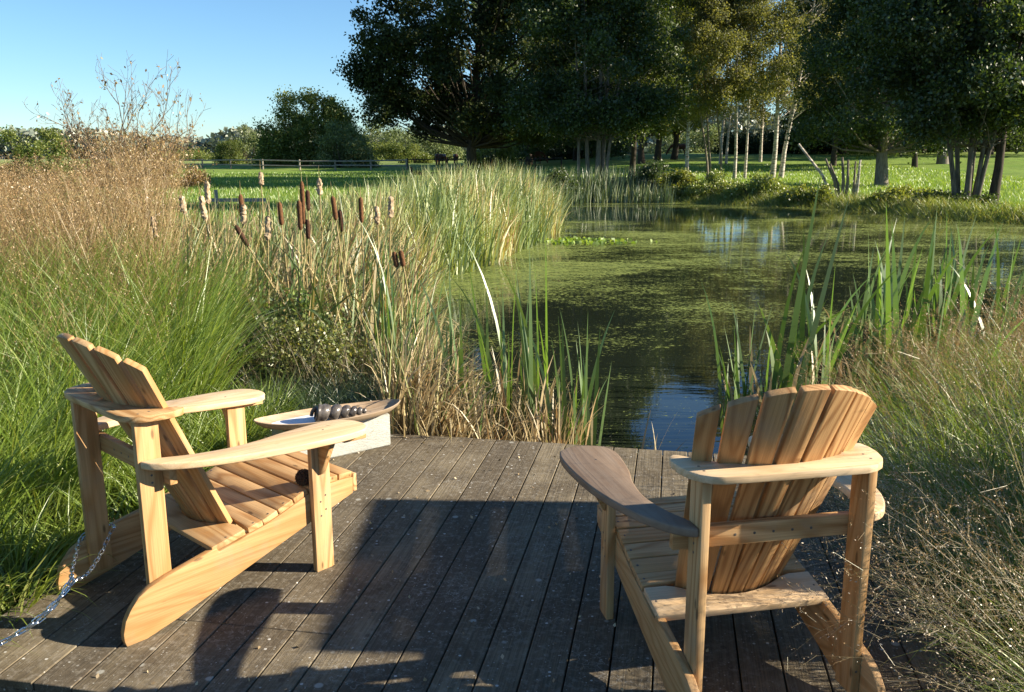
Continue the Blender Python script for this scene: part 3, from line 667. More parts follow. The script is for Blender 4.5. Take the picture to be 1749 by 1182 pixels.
# round the far rear post and down to the junction, then the doubled run off to the lower left
lay([(-1.432, 2.935, .205), (-1.437, 2.905, .190), (-1.428, 2.82, .165), (-1.40, 2.66, .165), JN])
lay([(-1.432, 2.935, .205), (-1.470, 2.975, .198), (-1.53, 2.93, .185), (-1.535, 2.89, .178), (-1.50, 2.78, .165), (-1.44, 2.63, .17), JN])
lay([JN, (-1.44, 2.48, .135), (-1.54, 2.43, .065), (-1.70, 2.36, .01), (-1.85, 2.30, .006)])
lay([JN + Vector((-.012, .012, .01)), (-1.45, 2.49, .115), (-1.55, 2.445, .055), (-1.69, 2.385, .01), (-1.83, 2.33, .006)])

# ---------------------------------------------------------------- added screen, unseen beyond the right of the deck, to throw the straight shadow
sc_ = empty('shadow_screen', (3.4, 2.4, -.12), 0, 'added timber screen out of view right of the deck, casting its straight shadow', 'screen')
b = Wood()
for k in range(14):
    z0 = .12 + k * .133; b.prism(rect(-.12, 1.12, z0, z0 + .122), .02, basis((0, 0, 0), (0, 1, 0), (0, 0, 1), (1, 0, 0)), 0, 1)
b.build('panel', M['screen'], sc_)
for yy in (-.08, 1.08):
    b = Wood(); b.prism(rect(-.04, .04, -.04, .04), 1.98, basis((.065, yy, 0), (1, 0, 0), (0, 1, 0), (0, 0, 1)), .004, 1); b.build('post', M['screen'], sc_)

# ================================================================ grasses
def region(n, fn, box, r=rng):
    """n points in box where fn(x, y) holds"""
    out = np.zeros((0, 2))
    while len(out) < n:
        p = np.stack([r.uniform(box[0], box[1], n * 2), r.uniform(box[2], box[3], n * 2)], 1); out = np.concatenate([out, p[fn(p[:, 0], p[:, 1])]])
    return out[:n]
def with_z(p, dz=0): return np.concatenate([p, (ground_z(p[:, 0], p[:, 1]) + dz)[:, None]], 1)
def tufts(acc, centres, per, h, wd, spread, lean0, bend, seg=5, rr0=None, az_bias=None, rv=.25, r=rng):
    """bunch grass: every tuft a fountain of blades"""
    n = len(centres); c = np.repeat(centres, per, 0); m = len(c)
    az = r.random(m) * 2 * np.pi
    if az_bias is not None: az = np.where(r.random(m) < az_bias[1], az_bias[0] + r.normal(size=m) * .7, az)
    rd = np.sqrt(r.random(m)) * spread
    b = c.copy(); b[:, 0] += rd * np.cos(az); b[:, 1] += rd * np.sin(az)
    hh = np.repeat(np.broadcast_to(h, n), per) * (1 - rv + 2 * rv * r.random(m)); cr = np.repeat(r.random(n), per)
    rnd = np.clip(.55 * cr + .45 * r.random(m) if rr0 is None else rr0(m, cr), 0, 1)
    return ribbons(acc, b, hh, wd * (.7 + .6 * r.random(m)), az, lean0 * (.3 + r.random(m)), bend * (.3 + r.random(m)), seg, rnd, r=r)
def panicles(stem_acc, spik_acc, base, h, az, lean, bend, top=.42, nb=14, bl=.09, ns=4, ss=.006, wd=.0022, r=rng, spread=.6):
    """flowering stems: thin culm, open panicle of hair-fine branches with small spikelets"""
    n = len(base); P = ribbons(stem_acc, base, h, wd, az, lean, bend, 7, r.random(n), 1.6, taper=3, wide0=1, r=r)
    seg = 7; h = np.broadcast_to(h, n)
    for k in range(nb):
        t = 1 - top * (k + r.random(n)) / nb; f = t * seg; i = np.clip(f.astype(int), 0, seg - 1); q = (f - i)[:, None]
        p = P[np.arange(n), i] * (1 - q) + P[np.arange(n), i + 1] * q
        d = P[np.arange(n), i + 1] - P[np.arange(n), i]; d /= np.linalg.norm(d, axis=1)[:, None]
        s = r.normal(size=(n, 3)); s -= (s * d).sum(1)[:, None] * d; s /= np.linalg.norm(s, axis=1)[:, None]
        bd = d * (1 - spread * .6) + s * spread; bd /= np.linalg.norm(bd, axis=1)[:, None]
        L = (bl * (.4 + .9 * r.random(n)) * (.45 + 1.0 * (1 - t) / top))[:, None]
        e = p + bd * L; wv = np.cross(bd, r.normal(size=(n, 3))); wv /= np.linalg.norm(wv, axis=1)[:, None] + 1e-9; wv *= wd * .22
        V = np.stack([p - wv, p + wv, e + wv * .6, e - wv * .6], 1); Cc = np.ones((n, 4, 4)); Cc[..., 0] = r.random(n)[:, None]; Cc[..., 1] = .8
        stem_acc.add(V, np.arange(n * 4).reshape(n, 4), Cc)
        for j in range(ns):
            tt = 1 - .75 * (j / max(1, ns)); pos = p + bd * L * tt + r.normal(size=(n, 3)) * ss * .5
            leaves(spik_acc, pos, ss, up=0, aspect=.38, r=r, axis=bd)

# ---- tall brown moor grass and green fountain grass on the left
def left_bed(x, y):
    rb = np.interp(y, [2.0, 2.6, 3.2, 4.2, 5.0, 6.0, 8, 12, 16], [-2.02, -2.02, -1.98, -1.90, -1.78, -2.20, -3.0, -4.4, -6.0])
    return (x < rb) & (x > -(.60 * y + 1.3))
A = Acc()
c = with_z(region(640, lambda x, y: left_bed(x, y) & (y < 6.9), (-5.6, -1.5, 1.9, 6.9)))
tufts(A, c, 31, .76 + .12 * np.clip(c[:, 1] - 3, 0, 3), .0102, .07, .30, 1.3, 6, rr0=lambda m, cr: .35 * cr + .65 * rng.random(m) ** 1.4, az_bias=(.2, .25))
tag(link('green_grass', A.mesh('green_grass', M['grass_green'])), 'tall bright green fountain grass left of the deck', 'grass', kind='stuff')
A = Acc(); S = Acc()
p = with_z(region(3600, lambda x, y: left_bed(x + .2, y), (-9, -1.9, 6.0, 12)))
pxs = 874.5 + p[:, 0] / (p[:, 1] * K); hh = 1.46 + .25 * rng.random(len(p)) + .08 * np.sin(p[:, 0] * 1.7) - .25 * np.clip(6.8 - p[:, 1], 0, 1) + .62 * np.exp(-((pxs - 238) / 62) ** 2) * np.clip((p[:, 1] - 7.5) / 2, 0, 1)
panicles(A, S, p, hh, rng.random(len(p)) * 6.28, .05 + .09 * rng.random(len(p)), .25 + .3 * rng.random(len(p)), .5, 10, .085, 3, .0145, .0042)
p = with_z(region(330, lambda x, y: left_bed(x + .15, y), (-5, -1.7, 4.2, 6.2)))
panicles(A, S, p, .95 + .35 * rng.random(len(p)), rng.random(len(p)) * 6.28, .1, .55, .45, 8, .08, 3, .0095, .0030)
c = with_z(region(500, lambda x, y: left_bed(x + .1, y), (-8, -1.9, 5.8, 11)))
tufts(A, c, 36, 1.0, .0085, .08, .14, .8, 5)
tag(link('moor_grass', A.mesh('moor_grass_stems', M['straw'])), 'tall brown seeding moor grass behind the left chair', 'grass', kind='stuff')
tag(link('moor_grass_seed', S.mesh('moor_grass_seed', M['spikelet'])), 'brown airy seed heads of the tall moor grass on the left', 'grass seed', kind='stuff')

A = Acc(); n = 130; a_ = rng.uniform(2.0, 4.6, n); b_ = rng.uniform(2.20, 2.62, n)
c = with_z(np.stack([DD.x * a_ + DN.x * b_, DD.y * a_ + DN.y * b_], 1)); tufts(A, c, 26, .42, .0095, .05, .45, 1.5, 6)
tag(link('edge_grass', A.mesh('edge_grass', M['grass_green'])), 'shorter green grass along the left edge of the deck', 'grass', kind='stuff')
# broad leaved weeds at the deck's left edge
A = Acc(); ctr = np.array([(-1.98 + rng.normal() * .05 - .0 * k, yy, -.1) for k, yy in enumerate(np.linspace(2.6, 4.0, 22))]); ctr[:, 0] -= .02
for cpt in ctr:
    n = 16; az = rng.random(n) * 6.28
    ribbons(A, np.repeat(cpt[None], n, 0), .16 + .12 * rng.random(n), .026, az, .4 + .3 * rng.random(n), .8, 5, None, faz=az + 1.57, taper=2.2, wide0=.3)
tag(link('weed_leaves', A.mesh('weed_leaves', M['weed_leaf'])), 'low broad leaved weeds along the left edge of the deck', 'weeds', kind='stuff')

# ---- dark sedge and herbs between deck and cattails
def sedge_zone(x, y):
    return (x > np.interp(y, [4.5, 5.2, 6.2, 7.5], [-1.72, -1.78, -2.35, -2.7])) & (x < np.interp(y, [4.5, 5.0, 5.8, 7.5], [-.78, -.72, -.78, -1.25]))
A = Acc(); c = with_z(region(420, sedge_zone, (-3, -.6, 4.62, 7.0)))
tufts(A, c, 34, .34, .0062, .07, .5, 1.6, 5)
tag(link('sedge', A.mesh('sedge', M['sedge'])), 'dark arching sedge behind the tray and block', 'sedge', kind='stuff')
A = Acc(); n = 2000; p = region(n, sedge_zone, (-3, -.9, 5.3, 7.6)); p = with_z(p)
ribbons(A, p, .35 + .4 * rng.random(n), .006, rng.random(n) * 6.28, .1 + .35 * rng.random(n), .5, 4)
tag(link('dead_stems', A.mesh('dead_stems', M['dark_stem'])), 'tangle of dark dead stems under the cattails', 'dead stems', kind='stuff')
def herb(name, x, y, rx, ry, h, n, size, mat, label, cat='shrub', group=None):
    t_ = empty(name, (x, y, gz(x, y)), 0, label, cat, group); st = MB(); A_ = Acc(); ns = 26
    for k in range(ns):
        a = rng.random() * 6.28; q = math.sqrt(rng.random()); ex, ey = rx * q * math.cos(a), ry * q * math.sin(a); hh_ = h * (1 - .45 * q * q) * (.75 + .35 * rng.random())
        pl = [Vector((ex * .25, ey * .25, 0)), Vector((ex * .7, ey * .7, hh_ * .5)), Vector((ex, ey, hh_))]; st.tube(pl, [.004, .003, .0015], 4, False)
        m = n // ns; f_ = rng.random(m) ** .6; P_ = np.outer(1 - f_, np.array(pl[0])) + np.outer(f_, np.array(pl[2])); P_ += rng.normal(size=(m, 3)) * np.array([rx * .16, ry * .16, h * .07])
        P_[:, 2] = np.clip(P_[:, 2], .02, None); leaves(A_, P_, size, up=.5, aspect=.6)
    st.build('stem', M['twig'], t_); link('leaves', A_.mesh('leaves', M[mat]), t_); return t_
herb('leafy_shrub', -1.42, 5.85, .42, .4, .55, 8200, .027, 'shrub_leaf', 'yellow green small leaved shrub at the foot of the brown cattails')
herb('leafy_shrub', -1.72, 6.6, .42, .4, .66, 6500, .034, 'weed_leaf', 'fresh green bushy herb just left of the cattail stems')
herb('leafy_shrub', -2.15, 5.9, .3, .35, .52, 4800, .036, 'weed_leaf', 'dark leafy herb beside the tall green grass behind the left chair')
herb('leafy_shrub', -.98, 6.1, .28, .35, .44, 4200, .024, 'shrub_leaf', 'low pale leafy herb at the edge of the dry reeds')
# one big-leaved plant
A = Acc(); n = 9; az = np.linspace(0, 6, n) + rng.random(n); bp = np.repeat(np.array([[-1.86, 5.62, -.1]]), n, 0)
ribbons(A, bp, .30 + .08 * rng.random(n), .10, az, .5, .9, 6, .7 + .3 * rng.random(n), faz=az + 1.57, taper=2.5, wide0=.25)
tag(link('dock_plant', A.mesh('dock_plant', M['weed_leaf'])), 'single bright broad leaved plant in the dark sedge behind the left chair', 'plant')

# ---- reeds and cattail leaves
def reedbed(name, label, n, fn, box, h, wd, mat, lean=.06, bend=.5, seg=6, dz=0, hf=None, rnd=None):
    A_ = Acc(); p_ = with_z(region(n, fn, box), dz); hh_ = h * (.58 + .54 * rng.random(n))
    if hf is not None: hh_ *= hf(p_[:, 0], p_[:, 1])
    ribbons(A_, p_, hh_, wd * (.6 + .7 * rng.random(n)), np.where(rng.random(n) < .5, .3 + rng.normal(size=n) * .8, rng.random(n) * 6.28), np.abs(rng.normal(size=n)) * lean, np.abs(rng.normal(size=n)) * bend, seg, rnd(n, p_) if rnd else None, 2.0, taper=2.2, wide0=.8)
    return tag(link(name, A_.mesh(name, M[mat])), label, 'reeds', kind='stuff')
ed = lambda y: np.interp(y, PA[:11, 1], PA[:11, 0])
reedbed('cattail_leaves', 'mixed green and straw cattail leaves behind the shrubs left of the pond', 3400, lambda x, y: (x < ed(y) + .15) & (x > np.interp(y, [6.2, 8, 10, 12], [-2.6, -3.3, -4.2, -4.6])), (-4.8, -.4, 6.3, 12), 1.27, .027, 'reed', .14, 1.2, 8, dz=-.1)
reedbed('brown_reeds', 'broken brown cattail leaves tangled round the cattail stems', 2200, lambda x, y: (x < ed(y) + .1) & (x > np.interp(y, [6.0, 8, 10], [-2.7, -3.2, -3.6])), (-3.7, -.6, 7.0, 9.8), .88, .025, 'reed_dry', .25, 1.9, 8, dz=-.1)
reedbed('reed_bed', 'pale green reed bed along the far left bank of the pond', 9000, lambda x, y: (x < ed(y) + .35) & (x > ed(y) - 3.4), (-6, 1.6, 11.5, 25), 1.60, .036, 'reed_far', .09, .85, 7, dz=-.15, hf=lambda x, y: np.interp(874.5 + x / (y * K), [330, 480, 600, 700, 800, 925], [.60, .66, .80, .92, 1.0, 1.06]),
        rnd=lambda n, p_: np.clip(.55 * rng.random(n) + .45 * (.5 + .5 * np.sin(p_[:, 0] * 2.1 + p_[:, 1] * .9)) ** 2, 0, 1))
reedbed('dry_reeds', 'bleached dry reed stalks collapsed at the deck front', 1250, lambda x, y: (x < np.interp(y, [4.6, 5.4, 6.4], [-.12, -.28, -.62])) & (x > -.70 - .06 * (y - 4.6)), (-1.0, .0, 4.66, 7.0), .84, .015, 'reed_dry', .2, .8, 7, dz=-.1,
        hf=lambda x, y: np.interp(x, [-1.0, -.6, -.3, 0], [1.1, .9, .55, .4]))
reedbed('edge_reeds', 'ragged mix of green and tan cattail leaves running down to the deck edge', 420, lambda x, y: (x < np.interp(y, [4.6, 5.4, 7.0], [-.1, -.25, -.75])) & (x > -.72 - .1 * (y - 4.6)), (-1.1, .0, 4.7, 7.4), 1.02, .019, 'reed', .14, .5, 8, dz=-.15)
# dead leaves bent right over
A = Acc(); n = 480; p = with_z(region(n, lambda x, y: (x < -.15) & (x > -.70 - .06 * (y - 4.6)), (-.95, -.1, 4.68, 6.2)), -.05)
ribbons(A, p, .55 + .35 * rng.random(n), .017, rng.normal(size=n) * .9, .15 + .25 * rng.random(n), 1.0 + 1.4 * rng.random(n), 8, None, 2.5, taper=3)
n = 230; p = with_z(region(n, lambda x, y: x < .35, (-.55, .35, 4.62, 5.0)), .0); p[:, 2] = -.28
ribbons(A, p, .30 + .3 * rng.random(n), .009, rng.random(n) * 6.28, .1 + .25 * rng.random(n), .8 * rng.random(n), 5, .4 + .6 * rng.random(n), 2, taper=3)
tag(link('bent_reeds', A.mesh('bent_reeds', M['reed_dry'])), 'bent over dead reed leaves in front of the deck', 'reeds', kind='stuff')
reedbed('far_rushes', 'dark rushes on the shaded far bank behind the reed bed', 2600, lambda x, y: (pond_sd(x, y) > -.6) & (pond_sd(x, y) < 2.2), (.2, 6.5, 33.5, 39), 1.25, .05, 'sedge', .05, .3, 5, dz=-.1)

def clump(name, x, y, z, n, h, wd, label, mat='reed_green', lean=.10, bend=.35, spread=.05, az=None, group='green reed clumps standing in the shallow water', rndr=(0, .7), dead=0):
    A_ = Acc(); t_ = empty(name, (x, y, z), 0, label, 'reed clump', group)
    hh_ = h * np.linspace(1, .45, n) ** .9 * (.92 + .12 * rng.random(n)); az_ = rng.random(n) * 6.28 if az is None else az + rng.normal(size=n) * 1.0
    bp_ = np.zeros((n, 3)); bp_[:, :2] = rng.normal(size=(n, 2)) * spread
    ribbons(A_, bp_, hh_, wd * (.8 + .4 * rng.random(n)), az_, lean * rng.random(n) * 1.6, bend * rng.random(n) ** 2 * 2, 10, rndr[0] + (rndr[1] - rndr[0]) * rng.random(n), 2.6, faz=rng.normal(size=n) * .7, taper=2.6, wide0=.75)
    link('leaves', A_.mesh('leaves', M[mat]), t_)
    if dead:
        B_ = Acc(); bp_ = np.zeros((dead, 3)); bp_[:, :2] = rng.normal(size=(dead, 2)) * spread * 1.3
        ribbons(B_, bp_, h * (.25 + .3 * rng.random(dead)), wd * .8, rng.random(dead) * 6.28, .15 * rng.random(dead), .8 * rng.random(dead), 6, None, 2, taper=3, wide0=.9)
        link('dead_leaves', B_.mesh('dead_leaves', M['reed_dry']), t_)
    return t_
def X(px, Y): return atx(px, Y)
clump('reed_clump', X(778, 5.1), 5.1, -.34, 8, 1.36, .025, 'green reed clump among orange dead stalks, leftmost in front of the deck', spread=.05, dead=26, az=2.6)
clump('reed_clump', X(868, 5.05), 5.05, -.34, 13, 1.42, .026, 'tall green reed clump at the deck front just left of the twin leaning blades', spread=.06, dead=30)
clump('reed_clump', X(925, 5.0), 5.0, -.34, 14, 1.46, .027, 'tallest green reed clump rising over the middle of the deck edge', spread=.055, dead=26, az=2.4)
clump('reed_clump', X(992, 4.95), 4.95, -.34, 17, 1.10, .025, 'bushy green reed clump right of the tallest one, by the blue water', spread=.05, dead=14)
clump('reed_clump', X(1290, 5.5), 5.5, -.34, 14, 1.06, .023, 'green reed clump rising directly behind the right chair backrest', spread=.06, lean=.22, dead=4, az=2.2)
clump('reed_clump', X(1378, 5.35), 5.35, -.32, 8, 1.74, .042, 'reed clump with the tallest broad blades, right of the chair backrest clump', spread=.13, lean=.14, dead=6)
clump('reed_clump', X(1420, 5.8), 5.8, -.32, 24, 1.32, .040, 'sprawling reed clump with arching blades over the right grass', spread=.14, lean=.22, bend=.7, dead=8)
clump('reed_clump', X(1520, 6.6), 6.6, -.3, 22, 1.45, .044, 'upright reed clump in the middle of the right bank', spread=.12, lean=.12, dead=6)
clump('reed_clump', X(1570, 7.0), 7.0, -.3, 18, 1.42, .044, 'reed clump left of the rightmost one on the right bank', spread=.12, lean=.14, dead=5)
clump('reed_clump', X(1640, 7.2), 7.2, -.28, 22, 1.45, .046, 'rightmost upright reed clump on the right bank', spread=.10, lean=.12, dead=10)
clump('reed_clump', X(1600, 5.2), 5.2, -.15, 9, 1.05, .030, 'short reed clump poking through the brown grass on the right bank', spread=.16, lean=.3, bend=.6)
clump('reed_clump', X(1700, 6.6), 6.6, -.15, 16, 1.35, .040, 'reed clump at the right edge of the photo', spread=.14, lean=.25, bend=.6)
clump('reed_clump', X(655, 5.9), 5.9, -.15, 14, 1.30, .017, 'slender grey green reed clump above the tray', spread=.07, lean=.06, dead=14)
clump('reed_clump', X(700, 6.2), 6.2, -.2, 12, 1.15, .016, 'green reed clump just below the pair of cattails', spread=.07, lean=.07, dead=14)
# broken dead reed by the water
t_ = clump('dead_reed', X(1128, 4.95), 4.95, -.34, 5, .46, .012, 'broken pale dead reed tuft standing in the blue water', 'reed_dry', .5, .4, .03, az=.4, group=None); t_['category'] = 'dead reed'

# ---- cattails, each with stem and head
def cattail(x, y, ztop, zbot, state, label, lean=0.0):
    z0 = -.2; t_ = empty('cattail', (x, y, z0), 0, label, 'cattail', 'cattails left of the pond'); st = MB(); hd = MB(); dx = lean
    H = ztop - z0; hb = zbot - z0
    def pt(z): return Vector((dx * (z - H) , 0, z))
    st.tube([pt(z) for z in (0, H * .4, hb)], [.008, .007, .006], 6); st.tube([pt(hb + (H - hb) * .98), pt(H + .05), pt(H + .11)], [.003, .002, .001], 5)
    st.build('stem', M['cat_stem'], t_)
    L = H - hb; n = 12; r0 = .0185 if state != 'fluff' else .023; ps = []; rs = []
    for k in range(n + 1):
        f_ = k / n; ps.append(pt(hb + L * f_) + (Vector((rng.normal() * .002, rng.normal() * .002, 0)) if state == 'fluff' else Vector())); rs.append(r0 * min(1, (math.sin(math.pi * min(max(f_, .02), .98)) * 3.2) ** .5) * (1 if state != 'fluff' else .8 + .3 * rng.random()))
    hd.tube(ps, rs, 12); hd.v = [v + Vector((rng.normal(), rng.normal(), rng.normal())) * (.0032 if state == 'fluff' else .0006) for v in hd.v]; hd.build('seed_head', M[{'brown': 'cat_head', 'dark': 'cat_head_dark', 'fluff': 'cat_fluff'}[state]], t_)
CT = [(-1.606, 6.8, 1.326, 1.00, 'brown', 'tallest brown cattail standing in the middle of the stand', 0), (-1.590, 6.62, 1.19, .97, 'brown', 'brown cattail just below and right of the tallest one', 0), (-1.600, 6.9, 1.03, .88, 'dark', 'dark cattail lowest against the stem of the tallest one', 0),
      (-1.657, 7.2, 1.245, 1.08, 'dark', 'dark cattail with torn top touching the tallest one', 0), (-1.374, 6.8, 1.214, 1.03, 'brown', 'brown cattail leaning slightly left, right of the tallest pair', -.10), (-1.402, 7.2, 1.089, .91, 'dark', 'dark cattail tucked behind the slightly leaning brown one', -.08),
      (-1.227, 7.2, 1.188, .984, 'brown', 'brown upright cattail standing alone against green leaves', 0), (-2.201, 7.2, 1.214, 1.02, 'brown', 'leftmost brown cattail below the pale plank rail', 0),
      (-.808, 6.0, .87, .765, 'brown', 'left one of the low pair of brown cattails by the water', -.15), (-.763, 6.0, .878, .769, 'brown', 'right one of the low pair of brown cattails by the water', -.15),
      (-2.455, 7.0, 1.209, 1.02, 'fluff', 'grey fluffy cattail at the edge of the tall brown grass', -.12), (-2.537, 7.4, 1.312, 1.13, 'fluff', 'tall pale fluffy cattail beside the tall brown grass', 0), (-2.394, 8.5, 1.37, 1.25, 'fluff', 'small white fluffy cattail against the shaded field', 0),
      (-2.041, 6.5, 1.016, .86, 'dark', 'dark cattail leaning strongly to the left', -.55), (-1.838, 7.0, 1.16, .98, 'brown', 'short brown shaggy cattail left of the tallest one', -.05), (-1.881, 6.8, 1.06, .88, 'fluff', 'shaggy tan cattail in the dense leaves left of the tallest one', .05),
      (-1.158, 7.6, 1.09, .94, 'fluff', 'pale fluffy cattail in the green leaves right of the stand', 0), (-1.60, 7.4, 1.33, 1.2, 'fluff', 'white topped cattail right behind the tallest one', 0), (-1.02, 7.5, 1.18, 1.0, 'fluff', 'pale frayed cattail right of the lone upright brown one', .06),
      (-2.12, 7.0, 1.14, .99, 'fluff', 'tan fluffy cattail beside the leftmost brown one', .1), (-2.72, 7.3, 1.2, 1.05, 'fluff', 'fluffy cattail inside the tall brown grass', -.1), (-2.85, 7.0, 1.05, .86, 'fluff', 'large faded cattail low in the tall brown grass', -.1)]
for c_ in CT: cattail(*c_)

# ---- grass on the right bank
def right_bed(x, y):
    lb = np.interp(y, [1.4, 2.0, 3.0, 4.2, 5.0, 6.0, 7.5, 9], [1.42, 1.50, 1.62, 1.78, 2.1, 2.75, 4.3, 6.5])
    return (x > lb) & (x < .62 * y + 1.0)
A = Acc()
c = with_z(region(680, right_bed, (1.3, 6, 1.5, 8.2)))
tufts(A, c, 32, .60, .0088, .07, .45, 1.5, 6, rr0=lambda m, cr: .35 * cr + .65 * rng.random(m) ** 1.4, az_bias=(3.0, .3))
tag(link('bank_grass', A.mesh('bank_grass', M['grass_green'])), 'green arching grass on the right bank', 'grass', kind='stuff')
A = Acc(); c = with_z(region(150, lambda x, y: right_bed(x, y), (1.45, 2.6, 1.5, 3.6)))
tufts(A, c, 30, .5, .0095, .06, .5, 1.6, 6, az_bias=(3.0, .4))
tag(link('verge_grass', A.mesh('verge_grass', M['grass_green'])), 'low green grass spilling onto the right side of the deck', 'grass', kind='stuff')
A = Acc(); S = Acc()
p = with_z(region(700, right_bed, (1.3, 4.6, 1.5, 5.2)))
panicles(A, S, p, .75 + .3 * rng.random(len(p)), np.where(rng.random(len(p)) < .55, 3.0 + rng.normal(size=len(p)) * .5, rng.random(len(p)) * 6.28), .15 + .3 * rng.random(len(p)), .6 + .6 * rng.random(len(p)), .42, 9, .09, 3, .0078, .0026)
p = with_z(region(650, right_bed, (2.0, 6.5, 4.8, 9)))
panicles(A, S, p, .78 + .25 * rng.random(len(p)), rng.random(len(p)) * 6.28, .1 + .15 * rng.random(len(p)), .4 + .4 * rng.random(len(p)), .5, 10, .09, 3, .0115, .0034)
# stems reaching over the right chair
tag(link('seeding_grass', A.mesh('seeding_grass', M['straw'])), 'fine straw coloured grass stems beside the right chair', 'grass', kind='stuff')
tag(link('seeding_grass_heads', S.mesh('seeding_grass_heads', M['spikelet'])), 'airy brown seed heads on the right bank', 'grass seed', kind='stuff')
A = Acc(); S = Acc()
n = 300; p = np.stack([1.42 + .45 * rng.random(n) ** 1.5, 1.5 + 1.7 * rng.random(n), np.full(n, -.1)], 1)
panicles(A, S, p, .62 + .45 * rng.random(n), 3.14 + rng.normal(size=n) * .65, .22 + .5 * rng.random(n), .5 + .9 * rng.random(n), .5, 13, .11, 4, .0066, .0019)
p = np.stack([1.55 + .7 * rng.random(150), 1.85 + .75 * rng.random(150), np.full(150, -.1)], 1)  # taller stems out of view, added to cast fine stripes on the chair
panicles(A, S, p, 1.12 + .25 * rng.random(150), rng.random(150) * 6.28, .08 + .12 * rng.random(150), .35 + .3 * rng.random(150), .5, 11, .10, 3, .0066, .0024)
tag(link('overhanging_grass', A.mesh('overhanging_grass', M['straw_sunlit'])), 'thin grass stems in a sunlit pale colour leaning over the right chair', 'grass', kind='stuff')
tag(link('overhanging_grass_heads', S.mesh('overhanging_grass_heads', M['spikelet_sunlit'])), 'airy seed heads in a sunlit pale colour hanging over the right chair', 'grass seed', kind='stuff')

# ---- far bank and meadow
A = Acc(); n = 110000; p = region(n, lambda x, y: (pond_sd(x, y) > .3) & (rng.random(x.shape) < np.clip(26 / y, 0, 1) ** 1.2), (-26, 34, 24, 85)); p = with_z(p)
ribbons(A, p, (.12 + .14 * rng.random(n)) * np.interp(p[:, 1], [24, 60, 85], [1, .9, .8]), .010 + .0006 * p[:, 1], rng.random(n) * 6.28, .2, .6, 2, None, taper=1.5)
tag(link('meadow_grass', A.mesh('meadow_grass', M['meadow_blade'])), 'short bright meadow grass beyond the pond', 'grass', kind='stuff')
A = Acc(); n = 16000; p = region(n, lambda x, y: (pond_sd(x, y) > -.35) & (pond_sd(x, y) < 1.3) & (x > 4.5), (4, 20, 21, 38)); p = with_z(p)
ribbons(A, p, .32 + .35 * rng.random(n), .022, rng.random(n) * 6.28, .2, 1.1, 4)
tag(link('bank_herbs', A.mesh('bank_herbs', M['bank_blade'])), 'rough grass hanging over the far edge of the pond', 'grass', kind='stuff')
# floating leaves
A = Acc(); n = 240; p = np.stack([rng.normal(size=n) * .5 + 1.55, rng.normal(size=n) * .35 + 19.2, np.full(n, -.285)], 1)
leaves(A, p, .10, up=.0, aspect=.8); tag(link('water_plants', A.mesh('water_plants', M['meadow_blade'])), 'bright patch of floating leaves by the end of the reed bed', 'water plants', kind='stuff')

